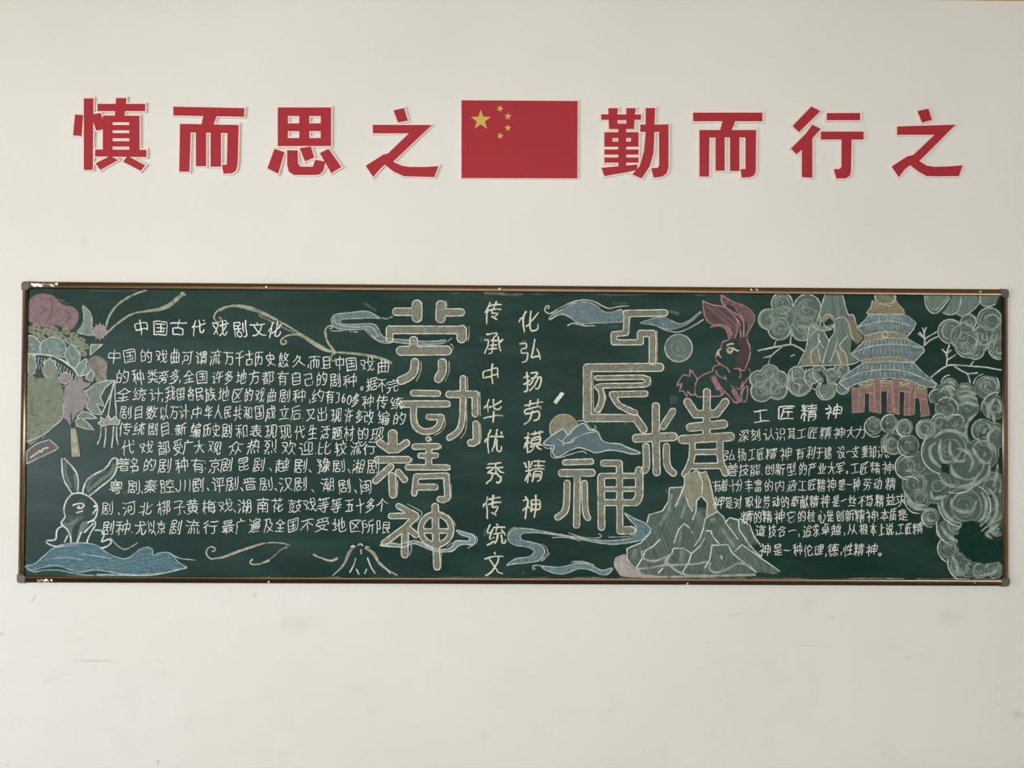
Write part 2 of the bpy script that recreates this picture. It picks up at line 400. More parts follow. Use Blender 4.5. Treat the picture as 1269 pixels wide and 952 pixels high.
fat('fat outlined chalk character, third of the left title column', v, s, [
    [([(247, -10), (247, 85)], 60), ([(163, 48), (225, 92)], 46), ([(337, 48), (272, 92)], 46)],
    [([(147, 158), (345, 158)], 46)], [([(233, 205), (135, 295)], 44)], [([(243, 265), (248, 385)], 50)], [([(283, 240), (325, 288)], 42)],
    [([(478, 22), (480, 22)], 34)],
    [([(392, 72), (540, 70)], 40), ([(428, 132), (530, 130)], 36), ([(485, 72), (482, 205)], 42), ([(345, 207), (605, 209)], 38)],
    [([(400, 268), (388, 378)], 38), ([(400, 268), (600, 262)], 38), ([(598, 268), (602, 410), (555, 416)], 40), ([(410, 337), (525, 337)], 42)]],
    [[(375, 145), (372, 175)], [(278, 290), (278, 380), (262, 408)], [(565, 60), (562, 88)], [(630, 320), (630, 410)], [(500, 15), (502, 35)], [(620, 195), (625, 225)], [(548, 115), (545, 140)]])
ring = [(530 + 100 * math.cos(t * math.pi / 12), 615 + 100 * math.sin(t * math.pi / 12)) for t in range(25)]
fat('fat outlined chalk character with a ring, bottom of the left title column', v, s, [
    [([(285, 462), (400, 522)], 38), ([(235, 527), (395, 525)], 38), ([(400, 528), (320, 610)], 40), ([(320, 608), (190, 705)], 40), ([(328, 612), (326, 780)], 46), ([(350, 610), (400, 652)], 40)],
    [(ring, 38), ([(525, 465), (528, 600), (537, 860)], 46), ([(440, 625), (630, 625)], 32)]],
    [[(340, 448), (420, 490), (438, 515), (400, 570)], [(560, 510), (620, 530), (660, 590)], [(368, 710), (368, 755), (355, 790)], [(568, 745), (562, 870)], [(640, 700), (600, 730)]])
s = 6.345; v = V(660, 350, s)
fat('fat outlined chalk character of square bends, top of the right title', v, s, [
    [([(735, 245), (1038, 240)], 54), ([(742, 245), (735, 385)], 48), ([(735, 398), (640, 408)], 42), ([(638, 408), (640, 472)], 46), ([(640, 472), (852, 472)], 44), ([(848, 470), (848, 402)], 50), ([(848, 402), (942, 402)], 54), ([(943, 402), (943, 625)], 56)]],
    [[(978, 380), (980, 630)]])
fat('fat outlined chalk character in an open frame, second of the right title', v, s, [
    [([(430, 680), (430, 1067)], 66), ([(430, 672), (1000, 668)], 66), ([(430, 1067), (810, 1067)], 60), ([(812, 1070), (872, 1155)], 62)],
    [([(505, 752), (870, 748), (900, 775), (880, 806), (540, 815), (515, 830)], 38), ([(530, 840), (545, 890), (535, 960), (510, 1005)], 46)],
    [([(625, 882), (885, 876)], 48), ([(628, 885), (680, 965), (805, 1025)], 46)]],
    [[(925, 745), (930, 790), (905, 822)], [(560, 850), (575, 920), (530, 1028)], [(475, 720), (478, 1040)]])
s = 7.32; v = V(780, 470, s)
fat('largest fat outlined chalk character, right of the title above the mountain', v, s, [
    [([(240, 245), (240, 540), (248, 845)], 68), ([(62, 537), (398, 522)], 76)], [([(393, 292), (305, 430)], 62)],
    [([(150, 612), (155, 790), (132, 830)], 62)], [([(335, 612), (343, 785), (398, 852)], 62)],
    [([(528, 208), (598, 318)], 72), ([(598, 318), (790, 312)], 72), ([(790, 312), (870, 208)], 72), ([(703, 115), (698, 500)], 66), ([(552, 437), (855, 408)], 76), ([(480, 548), (915, 522)], 78),
     ([(570, 560), (568, 690), (540, 790), (500, 862)], 56), ([(820, 560), (828, 740), (870, 852)], 60), ([(590, 662), (800, 660)], 50), ([(580, 790), (810, 785)], 54)]])
s = 6.345; v = V(620, 580, s)
fat('fat outlined chalk character left of the mountain, bottom of the right title', v, s, [
    [([(509, -43), (714, -50)], 46)], [([(484, 40), (719, 38)], 58), ([(605, 70), (600, 450)], 52)],
    [([(525, 120), (520, 290), (500, 350), (452, 388)], 50)], [([(662, 120), (668, 330), (688, 392)], 48)],
    [([(792, 75), (795, 465)], 56), ([(792, 62), (1085, 62)], 42), ([(812, -37), (932, -37)], 52), ([(936, -37), (940, 490)], 50), ([(1092, 20), (1090, 225), (1060, 268)], 62), ([(820, 167), (1065, 167)], 38), ([(820, 272), (1055, 274)], 50), ([(945, 492), (1032, 490)], 62)]])
Chalk('chalk_dash', 'short thick white chalk dash').st(V(660, 480, 6.345)((175, 125), (237, 42)), 4.6, WH, 1).done()

# ---- chalk streams, clouds, sun and moon
c = Chalk('cloud_drawing', 'grey blue chalk stream winding behind the first left title character'); v = V(400, 350, 6.043)
P = v((425, 268), (340, 266), (240, 272), (160, 275), (130, 292), (150, 312), (240, 315), (360, 310), (410, 335), (440, 395), (500, 420), (620, 430), (740, 440), (850, 440), (920, 430), (910, 455), (820, 465), (700, 465), (600, 455), (480, 440), (420, 440), (380, 410), (330, 355), (240, 355), (130, 350), (80, 325), (62, 290), (75, 255), (120, 235), (220, 225), (310, 215), (350, 222), (390, 245))
c.shape(P, BL, .5, WH, .6, 1.1, 5, .3)
for q in ([(425, 265), (480, 272), (525, 255)], [(310, 350), (370, 410), (440, 450), (500, 455)], [(60, 365), (180, 360)], [(195, 368), (265, 372)], [(930, 445), (968, 415)], [(90, 260), (100, 310), (240, 335), (360, 335), (420, 410)]): c.st(v(*q), 1.1, WH, .55)
c.st(v((305, 155), (400, 212)), 3, GY, .15); c.done()
c = Chalk('cloud_drawing', 'grey blue chalk ribbon under the ringed character'); v = V(440, 540, 5.288)
c.shape(v((165, 720), (230, 703), (300, 710), (380, 688), (430, 700), (500, 735), (600, 745), (640, 720), (660, 690), (740, 690), (748, 668), (690, 648), (665, 620), (720, 635), (775, 650), (790, 680), (770, 715), (720, 712), (680, 722), (640, 755), (580, 762), (500, 750), (420, 718), (380, 708), (310, 730)), BL, .75, WH, .8, 1.1, 5, .3)
c.st(v((798, 660), (795, 700), (738, 738)), 1, WH, .6).done()
v = V(660, 350, 6.345)
c = Chalk('cloud_drawing', 'blue chalk cloud with a curled tip at the top of the board')
c.shape(v((140, 265), (230, 215), (320, 165), (420, 155), (500, 180), (560, 230), (620, 235), (690, 215), (715, 235), (710, 305), (640, 315), (560, 320), (480, 320), (400, 325), (340, 310), (290, 270), (240, 250), (190, 260), (135, 295)), (138, 162, 168), .5, WH, .55, 1, 10, .3)
for q in ([(112, 205), (125, 205), (130, 188), (112, 185), (97, 205), (105, 235), (140, 245), (200, 210), (300, 160), (400, 138), (480, 150), (540, 180), (600, 205), (680, 190), (760, 185)], [(275, 340), (320, 322), (400, 340), (490, 340)], [(135, 295), (190, 262), (240, 252), (300, 278)]): c.st(v(*q), 1.3, WH, .65)
c.st(v((620, 165), (740, 165)), 3, GY, .12).st(v((640, 335), (640, 370)), 12, BL, .10).done()
c = Chalk('cloud_drawing', 'blue chalk wisp between the title and the pink rabbit')
c.shape(v((850, 320), (900, 300), (960, 278), (1040, 278), (1100, 305), (1160, 325), (1230, 300), (1310, 235), (1322, 242), (1240, 312), (1170, 350), (1090, 370), (1020, 360), (950, 335)), (138, 162, 168), .45, WH, .5, 1, 15, .3)
c.st(v((990, 350), (1060, 380), (1150, 390), (1250, 350), (1345, 290)), 1.4, WH, .6).st(v((1070, 225), (1150, 250)), 4, GY, .22).done()
def disc(label, cx, cy, r_, col, a, oc):
    c = Chalk('disc_drawing', label); P = [(cx + r_ * math.cos(t * math.pi / 10), cy + r_ * math.sin(t * math.pi / 10)) for t in range(20)]
    c.fl(P, col, a).puff(cx, cy, r_, col, .3, 6).st(P, 1.2, oc, .7, True, True).done()
disc('round grey chalk moon with a white outline', 660 + 1148 / 6.345, 350 + 517 / 6.345, 108 / 6.345, GY, .32, WH)
disc('round cream chalk sun behind the blue cloud', 660 + 245 / 6.345, 480 + 325 / 6.345, 112 / 6.345, (176, 174, 148), .5, CR)
v = V(660, 480, 6.345)
c = Chalk('cloud_drawing', 'large blue chalk cloud in front of the cream sun', y=SY - .0009)
c.fl(v((85, 440), (140, 390), (220, 335), (250, 335), (280, 375), (330, 320), (390, 285), (420, 300), (450, 335), (500, 340), (520, 365), (550, 420), (600, 440), (680, 445), (750, 475), (845, 515), (780, 525), (700, 505), (600, 495), (500, 515), (440, 495), (360, 475), (290, 500), (210, 545), (170, 540), (160, 500), (170, 460), (130, 460)), (66, 96, 100), .75)
c.shape(v((85, 440), (140, 390), (220, 335), (250, 335), (280, 375), (330, 320), (390, 285), (420, 300), (450, 335), (500, 340), (520, 365), (550, 420), (600, 440), (680, 445), (750, 475), (845, 515), (780, 525), (700, 505), (600, 495), (500, 515), (440, 495), (360, 475), (290, 500), (210, 545), (170, 540), (160, 500), (170, 460), (130, 460)), (134, 158, 164), .32, WH, .75, 1.3, 25, .3)
for q in ([(80, 455), (110, 480), (155, 475)], [(150, 475), (143, 530), (165, 555), (230, 550), (320, 520), (400, 505), (425, 525)], [(350, 268), (400, 265), (440, 305), (470, 328), (500, 320), (488, 300)], [(280, 375), (240, 420), (250, 460)], [(300, 420), (400, 370), (500, 350)], [(190, 400), (260, 440), (330, 420)]): c.st(v(*q), 1.2, WH, .6)
c.done()
v = V(620, 580, 6.345)
c = Chalk('cloud_drawing', 'long blue chalk ribbon winding from the column text to the mountain')
c.shape(v((50, 765), (120, 715), (220, 700), (265, 665), (255, 640), (200, 620), (110, 605), (65, 570), (65, 520), (110, 480), (180, 475), (300, 490), (420, 515), (600, 545), (760, 568), (900, 570), (1010, 555), (1060, 520), (1065, 460), (1030, 420), (975, 355), (1060, 400), (1140, 435), (1185, 490), (1150, 545), (1060, 580), (900, 600), (780, 590), (620, 560), (450, 530), (300, 510), (180, 515), (155, 545), (180, 570), (250, 585), (320, 610), (350, 655), (330, 700), (280, 735), (180, 750), (100, 755)), (132, 162, 168), .55, WH, .65, 1.1, 30, .3)
for q in ([(60, 530), (70, 490), (120, 465)], [(325, 595), (370, 640), (360, 690), (290, 738)], [(385, 665), (370, 700), (320, 735)], [(535, 510), (650, 545), (780, 550), (790, 525), (770, 520)], [(405, 548), (520, 548), (630, 575)], [(850, 545), (1000, 540), (1050, 520)]): c.st(v(*q), 1.0, WH, .55)
c.done()
c = Chalk('cloud_drawing', 'blue chalk wave low on the board left of the mountain')
c.shape(v((330, 772), (420, 780), (500, 775), (570, 755), (640, 748), (720, 770), (800, 805), (880, 788), (850, 835), (790, 838), (700, 800), (620, 792), (560, 815), (480, 835), (400, 820), (340, 792)), (132, 162, 168), .6, WH, .65, 1.1, 10, .3)
for q in ([(345, 778), (290, 765), (258, 772), (258, 795), (272, 798), (275, 785)], [(560, 740), (640, 735), (740, 765)]): c.st(v(*q), 1.2, WH, .65)
c.done()

# ---- feathery golden swirls on the left half
v1 = V(130, 340, 6.345); v2 = V(300, 340, 6.345); SW = (184, 188, 162)
c = Chalk('feather_drawing', 'pair of pale gold chalk plumes rising from the headdress')
c.st(v1((0, 440), (30, 340), (90, 250), (170, 190), (250, 150), (330, 125)), ws=[2.2, 2.6, 2.4, 2.8, 2.6, 1.6], c=SW, a=.65)
c.st(v1((0, 480), (60, 420), (120, 370), (220, 310), (330, 290), (430, 275), (510, 240), (570, 190), (625, 145)), ws=[1.5, 2.4, 2.6, 2.4, 2.2, 3.4, 5, 5, 4.5], c=SW, a=.55)
c.st(v1((600, 140), (635, 165)), 1.2, SW, .8).done()
c = Chalk('swirl_drawing', 'long pale gold chalk swirl across the top of the left text')
c.st(v1((895, 350), (903, 338), (915, 350), (905, 372), (880, 372), (860, 350), (862, 320), (900, 275), (970, 250)), 1.6, SW, .8)
c.st(v1((900, 290), (970, 255), (1040, 248), (1150, 270), (1269, 318)) + v2((200, 322), (350, 402), (460, 472)), ws=[1.5, 2.5, 4, 5, 4.4, 3.4, 2.6, 2, 2.6], c=SW, a=.6)
c.st(v2((460, 472), (560, 540), (650, 590), (725, 612)), ws=[3, 5, 5.5, 2], c=SW, a=.6)
c.st(v2((725, 612), (860, 622), (1000, 640), (1100, 665), (1180, 700)), ws=[2, 3, 3.4, 3.2, 3.8], c=SW, a=.6)
for q in ([(470, 475), (400, 475), (340, 490), (305, 520), (312, 548), (338, 548), (350, 525), (330, 520)], [(730, 605), (680, 540), (650, 470), (665, 420), (700, 402), (712, 420), (688, 428)], [(720, 600), (670, 530), (660, 460)], [(740, 615), (702, 640), (705, 680), (730, 680), (730, 660)]): c.st(v2(*q), 1.8, SW, .7)
for k in range(26):
    x = 20 + k * 27; y = 262 + (x * .5 if x > 120 else x * .2); c.st(v2((x, y - 12), (x + 28, y + 14)), 1.4, SW, .4)
c.done()
v1 = V(120, 580, 6.345); v2 = V(300, 580, 6.345); GP = (186, 180, 164)
c = Chalk('swirl_drawing', 'pale chalk swirl below the left text')
c.st(v1((905, 655), (925, 655), (930, 635), (905, 620), (875, 632), (860, 665), (875, 700), (905, 718)), 1.5, GP, .8)
c.st(v1((905, 716), (1000, 700), (1100, 662), (1269, 605)) + v2((200, 590), (300, 590), (375, 608)), ws=[1.5, 2.8, 3.2, 3, 2, 1.5, 1.5], c=GP, a=.7)
c.st(v2((355, 620), (300, 648), (255, 690), (210, 725)), 1, GP, .55).st(v2((215, 725), (130, 757), (75, 757), (65, 737), (85, 718)), ws=[3.5, 2.6, 1.8, 1.5, 2], c=GP, a=.75)
c.st(v2((345, 610), (352, 635)), 1, GP, .6).done()
Chalk('chalk_dash', 'curved pale chalk dash beside the little volcano').st(v2((560, 680), (620, 708), (700, 730), (752, 710)), ws=[2.4, 1.8, 2.6, 3], c=GP, a=.85).done()
c = Chalk('volcano_drawing', 'small pale chalk volcano outline at the bottom of the board')
c.st(v2((885, 618), (842, 665), (810, 740), (765, 800), (710, 848)), ws=[2.4, 4.4, 3, 2, 1.2], c=GP, a=.7).st(v2((965, 630), (1030, 670), (1080, 750), (1140, 800), (1220, 845)), ws=[2.6, 4.2, 2.8, 2.4, 1.2], c=GP, a=.7)
for q in ([(855, 625), (870, 612), (890, 620)], [(908, 612), (930, 597), (950, 615)], [(935, 640), (937, 680)], [(893, 710), (880, 760), (845, 825)], [(985, 705), (1010, 770), (1045, 830)], [(898, 795), (920, 840)], [(980, 795), (962, 835)], [(970, 622), (1005, 622)], [(1085, 745), (1130, 790), (1165, 830)]): c.st(v2(*q), 1.5, WH, .75)
c.done()

# ---- the white rabbit and its blue wave
v = V(20, 560, 5.4375)
c = Chalk('rabbit_drawing', 'white chalk outline rabbit with tall ears at the lower left')
c.fl(v((310, 470), (350, 480), (420, 450), (380, 520), (375, 600), (355, 560)), GY, .3).fl(v((440, 480), (490, 480), (440, 560), (420, 610), (405, 600)), GY, .35)
c.st(v((330, 70), (335, 150), (370, 240)), 3.4, GY, .3).st(v((395, 150), (405, 260)), 3, GY, .28).st(v((660, 80), (640, 140), (560, 200), (480, 270)), 4.5, GY, .35).st(v((475, 250), (520, 170), (600, 130)), 3, GY, .25)
c.st(v((345, 440), (400, 460), (450, 430)), 7, GY, .12).st(v((430, 390), (450, 310)), 8, GY, .08)
for q in ([(308, 45), (313, 150), (335, 215), (378, 282)], [(322, 42), (360, 82), (402, 135), (418, 200), (415, 278)], [(448, 280), (465, 212), (510, 162), (600, 112), (645, 52), (668, 42), (682, 60), (672, 130), (640, 180), (565, 240), (490, 300)],
          [(378, 283), (338, 330), (322, 390), (330, 440), (305, 475), (312, 495), (345, 525), (365, 570), (370, 612)], [(375, 285), (430, 278), (490, 302), (535, 345), (548, 390), (530, 450), (480, 477)],
          [(380, 360), (430, 348), (458, 358), (440, 380), (412, 378), (428, 366)], [(405, 412), (450, 398)], [(542, 385), (516, 418)], [(310, 500), (275, 530), (265, 590), (208, 600), (212, 620), (280, 640), (320, 625)],
          [(325, 612), (348, 562)], [(440, 540), (410, 612)], [(478, 478), (525, 465), (532, 495), (500, 550), (475, 612)], [(458, 545), (522, 480)], [(530, 530), (570, 530), (592, 560), (576, 605), (620, 590), (642, 602), (622, 632), (570, 652)]):
    c.st(v(*q), 1.8, WH, .8)
c.st(v((522, 368), (545, 368)), 2.8, WH, .95).done()
v1 = V(120, 580, 6.345)
c = Chalk('wave_drawing', 'broad blue chalk wave under the white rabbit')
P = v((62, 770), (130, 752), (200, 690), (280, 635), (400, 615), (500, 620), (570, 645)) + v1((60, 655), (150, 700), (225, 715), (290, 680), (340, 640), (400, 623), (440, 645), (440, 690), (480, 672), (550, 665), (600, 690), (640, 740), (708, 783), (620, 800), (540, 822), (380, 838), (200, 835), (0, 802)) + v((420, 812), (350, 790), (280, 768), (200, 775), (120, 795), (72, 782))
c.fl(P, (98, 138, 148), .55).ht(P, 3, (120, 160, 172), .35, 2.6).ht(P, -12, (150, 180, 184), .18, 4.5)
c.st(P, 1.2, (178, 205, 210), .65, True, True)
for q in ([(75, 790), (120, 808), (200, 798), (300, 800), (420, 825), (550, 835), (700, 838), (850, 830)], [(240, 720), (350, 712), (450, 730)], [(300, 640), (420, 625)], [(440, 690), (560, 705), (640, 720)]): c.st(v(*q), 1.3, (178, 205, 210), .6)
c.st(v1((0, 838), (200, 842), (380, 846), (540, 826), (700, 785)), 1.4, (190, 212, 214), .7)
c.done()
c = Chalk('wisp_drawing', 'thin white chalk curves above the blue wave')
c.st(v1((105, 545), (160, 610), (220, 640), (280, 615), (318, 590)), 1.1, WH, .55).st(v1((575, 670), (650, 710), (775, 725)), 1.1, WH, .6).done()

# ---- the opera figure at the left edge
v = V(20, 340, 7.931); b = V(20, 450, 7.931); L0 = 118
RD = (150, 126, 129)
c = Chalk('opera_figure_drawing', 'coloured chalk opera figure with a pompom headdress at the left edge')
P = v((122, 300), (150, 235), (210, 200), (300, 198), (380, 225), (440, 290), (480, 310), (540, 315), (600, 360), (612, 420), (580, 500), (530, 545), (460, 520), (390, 500), (300, 520), (220, 500), (160, 480), (122, 440))
c.fl(P, RD, .75).st(P, 1.2, RD, .6, True, True).puff(52, 386, 17, (160, 138, 142), .45, 5).puff(86, 393, 11, (160, 138, 142), .45, 4)
c.st(v((235, 400), (270, 360), (300, 330)), 2, (110, 76, 80), .5).st(v((500, 370), (530, 400), (490, 470)), 2, (110, 76, 80), .5).st(v((220, 250), (340, 240), (350, 360), (320, 450)), 1.5, (110, 80, 84), .4)
for q in ([(350, 200), (355, 225)], [(400, 240), (480, 265)], [(440, 290), (520, 290)], [(130, 260), (200, 215), (270, 190)]): c.st(v(*q), 1.1, RD, .5)
c.shape(v((655, 310), (730, 380), (748, 470), (740, 560), (770, 598), (680, 592), (605, 570), (648, 500), (665, 420)), GY, .5, WH, .55, 1, 80, .3)
def burst(cx, cy, r_, col, n, a=.5):
    P = [(cx + r_ * (1 + .22 * (-1) ** i * rng.uniform(.3, 1)) * math.cos(i * 2 * math.pi / n), cy + r_ * (1 + .22 * (-1) ** i * rng.uniform(.3, 1)) * math.sin(i * 2 * math.pi / n)) for i in range(n)]
    c.fl(P, col, a, False)
    for i in range(n): c.st([(cx + r_ * .3 * math.cos(i * 6.283 / n), cy + r_ * .3 * math.sin(i * 6.283 / n)), P[i]], 1.2, col, a)
burst(20 + 822 / 7.931, 340 + 560 / 7.931, 9.3, (176, 166, 166), 24, .62)
for i, (x, y) in enumerate([(200, 515), (150, 548), (240, 572), (300, 560), (370, 540), (420, 590), (350, 598), (490, 560), (460, 630), (520, 655), (570, 600), (600, 690), (680, 710), (655, 775), (268, 638), (200, 605), (560, 640), (640, 650), (620, 730)]):
    px, py = v((x, y))[0]; an = .5 + .3 * math.sin(i); E_ = [(px + 5 * math.cos(t) * math.cos(an) - 3.3 * math.sin(t) * math.sin(an), py + 5 * math.cos(t) * math.sin(an) + 3.3 * math.sin(t) * math.cos(an)) for t in np.linspace(0, 5.6, 9)]
    c.fl(E_, GN, .62).st(E_, .9, (180, 188, 160), .5, True, True).st([(px - 1, py), (px + 1, py + .5)], 1.3, (60, 80, 60), .7)
for P in ([(120, 612), (200, 630), (248, 700), (250, 780), (120, 780)], [(250, 672), (370, 620), (470, 668), (492, 750), (470, 815), (380, 795), (252, 782)], [(480, 800), (540, 692), (610, 760), (632, 830), (600, 900), (560, 925)], [(590, 940), (620, 880), (690, 830), (692, 890), (650, 990), (620, 1000)], [(640, 990), (700, 900), (740, 920), (700, 980)]):
    c.fl(v(*P), (138, 160, 154), .55).ht(v(*P), 70, GY, .35, 2).st(v(*P), 1.1, WH, .7, True, True)
for x, y in ((150, 700), (300, 720), (430, 745), (560, 830), (170, 740), (330, 760)): c.st(v((x - 10, y - 12), (x + 14, y)), 1.8, WH, .4)
c.st(v((118, 785), (250, 787), (380, 812), (480, 862), (570, 935), (612, 1000)), 2, WH, .7)
c.shape(v((738, 690), (850, 690), (727, 795)), GY, .45, WH, .75, 1.1, 40, .3, sm=False)
P = v((700, 860), (780, 800), (860, 830), (900, 900), (880, 980), (890, 1040), (800, 1070), (760, 960)); c.fl(P, (156, 152, 144), .55)
for k in range(14): c.st(v((780 + k * 5, 830 + k * 12), (830 + k * 4, 850 + k * 14), (900 - (k % 3) * 8, 870 + k * 14)), 1.2, (176, 170, 162), .45)
# hair, flowers in it
for k in range(16):
    x = 200 + k * 28; y = 800 + (k * k) * .9
    c.st(v((x, y + 15), (x - 12, y + 70), (x + 8, y + 130)), 1.1, WH, .45)
for cx_, cy_, rx_, ry_, col in ((150, 890, 48, 105, (150, 156, 142)), (335, 925, 66, 95, (150, 160, 148)), (488, 1022, 62, 55, (170, 158, 158))):
    P = v(*[(max(L0, cx_ + rx_ * (1 + .12 * (-1) ** i) * math.cos(i * math.pi / 8)), cy_ + ry_ * (1 + .12 * (-1) ** i) * math.sin(i * math.pi / 8)) for i in range(16)])
    c.fl(P, col, .75, False).ht(P, 60, col, .4, 2, sm=False).st(P, 1.1, WH, .6, True, True)
for q in ([(400, 880), (420, 930), (400, 1000), (410, 1080), (450, 1110), (530, 1085), (620, 1000)], [(240, 860), (270, 900), (250, 960), (300, 1030), (370, 1020), (400, 960)]): c.st(v(*q), 1.5, (34, 52, 46), .8); c.st([(x + 1, y - 1) for x, y in v(*q)], 1, WH, .5)
# face
P = b((112, 135), (200, 150), (300, 140), (400, 130), (445, 225), (470, 300), (470, 430), (455, 540), (370, 620), (262, 708), (112, 770))
c.fl(P, (160, 170, 148), .52).ht(P, 85, (150, 164, 134), .3, 2.4).st(b((470, 400), (457, 540), (370, 622), (262, 710), (105, 772)), 1.3, WH, .7)
c.st(b((300, 380), (340, 385)), 5, (80, 100, 86), .35).st(b((150, 360), (160, 500), (220, 520)), 3, (80, 100, 86), .3).st(b((200, 610), (260, 590)), 2, (80, 100, 86), .4).st(b((270, 712), (268, 750)), 1.1, GY, .5)
P = b((480, 240), (560, 200), (650, 130), (665, 190), (735, 195), (720, 225), (640, 265), (700, 262), (700, 400), (650, 470), (600, 492), (560, 560), (545, 630), (500, 560), (470, 540), (475, 300))
c.fl(P, PI, .68, False).ht(P, 10, PI, .4, 2.2, sm=False)
c.st(b((540, 490), (550, 630)), 1.4, (40, 56, 50), .8)
P = b((690, 275), (780, 205), (880, 175), (970, 168), (880, 240), (830, 330), (868, 428), (790, 400), (850, 507), (760, 500), (695, 440), (715, 350)); c.shape(P, (150, 168, 156), .55, WH, .7, 1.1, -60, .35, sm=False)
for P in ([(600, 522), (660, 475), (720, 490), (800, 545), (700, 545), (610, 545)], [(585, 560), (640, 540), (700, 580), (768, 656), (680, 645), (600, 620)], [(685, 150), (742, 58), (772, 110), (745, 185)]): c.shape(b(*P), (150, 166, 150), .5, WH, .7, 1.1, 20, .3, sm=False)
P = b((540, 640), (590, 640), (632, 900), (600, 922), (560, 920), (540, 750)); c.fl(P, (176, 180, 150), .55, False)
for k in range(6): c.st(b((550 + k * 7, 650), (548 + k * 12, 780), (556 + k * 14, 918)), 1.2, (196, 198, 168), .6)
for q in ([(968, 170), (930, 300), (850, 490)], [(970, 170), (935, 330), (908, 515)], [(975, 170), (975, 330), (990, 505)]): c.st(b(*q), 1.4, WH, .75)
P = b((805, 592), (835, 572), (832, 528), (880, 558), (905, 503), (935, 560), (985, 515), (992, 555), (1025, 555), (1012, 605), (925, 600), (850, 620)); c.shape(P, (178, 182, 170), .6, WH, .8, 1.1, 5, .3, sm=False)
for q in ([(835, 620), (832, 720), (800, 800)], [(885, 630), (880, 740), (868, 828)], [(962, 620), (952, 740), (942, 840)], [(992, 620), (990, 720), (1005, 805)]): c.st(b(*q), 1.6, WH, .65)
P = b((105, 870), (200, 795), (330, 752), (420, 828), (390, 855), (200, 945), (108, 992)); c.shape(P, (142, 128, 130), .5, WH, .7, 1.1, -30, .3, sm=False)
c.st(b((140, 930), (190, 900), (240, 860)), 1.8, WH, .8).st(b((250, 880), (270, 845), (320, 830)), 1.8, WH, .7).done()

# ---- the pink rabbit
v = V(820, 350, 5.947); PD = (116, 94, 99)
c = Chalk('rabbit_drawing', 'pink chalk rabbit with long drooping ears above the title')
P = v((300, 135), (370, 165), (460, 180), (520, 220), (560, 290), (570, 340), (540, 415), (500, 420), (510, 370), (480, 330), (420, 315), (360, 300), (320, 250)); c.fl(P, PD, .55).ht(P, 40, PK, .22, 3)
P = v((435, 90), (520, 140), (600, 170), (660, 210), (685, 260), (660, 330), (630, 400), (610, 400), (632, 330), (600, 260), (560, 200), (500, 170), (450, 165)); c.fl(P, (136, 106, 112), .65)
c.fl(v((370, 330), (440, 315), (490, 330), (515, 370), (500, 422), (485, 400), (470, 350), (420, 325)), (170, 140, 122), .6)
P = v((500, 420), (610, 410), (652, 480), (645, 560), (615, 630), (560, 620), (540, 560), (580, 500), (560, 440)); c.fl(P, (110, 84, 88), .42)
c.st(v((375, 690), (400, 740), (425, 790)), 7, PK, .55).st(v((520, 790), (550, 850), (575, 880)), 4, PK, .6)
for q in ([(305, 140), (315, 240), (355, 300), (430, 322), (480, 350), (500, 420)], [(300, 135), (370, 165), (470, 185), (540, 250), (562, 320), (540, 415)], [(440, 92), (445, 150), (500, 210), (570, 290), (580, 350), (580, 410)], [(435, 90), (520, 140), (600, 170), (660, 210), (685, 260), (660, 330), (635, 370), (628, 405)],
          [(470, 185), (540, 225), (600, 290), (605, 405)], [(540, 190), (580, 240), (608, 280)], [(360, 330), (440, 310), (500, 340), (515, 395)],
          [(495, 425), (450, 440), (435, 490), (405, 520), (400, 570), (430, 600), (480, 630), (503, 668)], [(625, 412), (652, 490), (645, 560), (612, 640)], [(375, 655), (385, 620), (430, 605)], [(395, 650), (420, 690), (465, 710), (480, 722), (465, 690)],
          [(530, 635), (570, 640), (582, 690), (570, 705)], [(560, 630), (600, 650), (615, 650)], [(640, 635), (655, 680), (600, 760), (575, 880)], [(375, 655), (310, 680), (262, 720), (245, 780), (260, 840), (380, 840), (440, 835), (462, 800), (430, 775)], [(420, 790), (445, 810), (430, 830)], [(440, 780), (490, 830), (540, 885), (575, 880)],
          [(590, 882), (598, 800), (632, 768), (625, 868), (600, 882)], [(510, 760), (545, 800), (575, 870)], [(545, 770), (570, 790), (600, 730)]): c.st(v(*q), 1.5, PK, .8)
c.st(v((262, 710), (210, 640), (207, 692), (160, 680), (130, 720), (108, 765), (150, 745), (128, 805), (160, 800), (185, 845), (192, 800), (215, 832), (250, 825), (270, 845)), 1.6, PK, .85, sm=False)
c.st(v((560, 240), (605, 300), (598, 400)), 2.5, (170, 150, 128), .5)
c.fl(v((475, 500), (495, 475), (525, 485), (525, 515), (495, 528)), (184, 182, 156), .8).st(v((478, 468), (500, 455), (532, 452)), 2, CR, .8).st(v((522, 480), (545, 500), (570, 506)), 1.8, CR, .9).st(v((410, 540), (418, 500), (438, 492)), 1.8, CR, .85).st(v((420, 510), (425, 540), (440, 552)), 1.3, CR, .8)
c.st(v((500, 488), (502, 505)), 1.8, (40, 50, 40), .9).done()

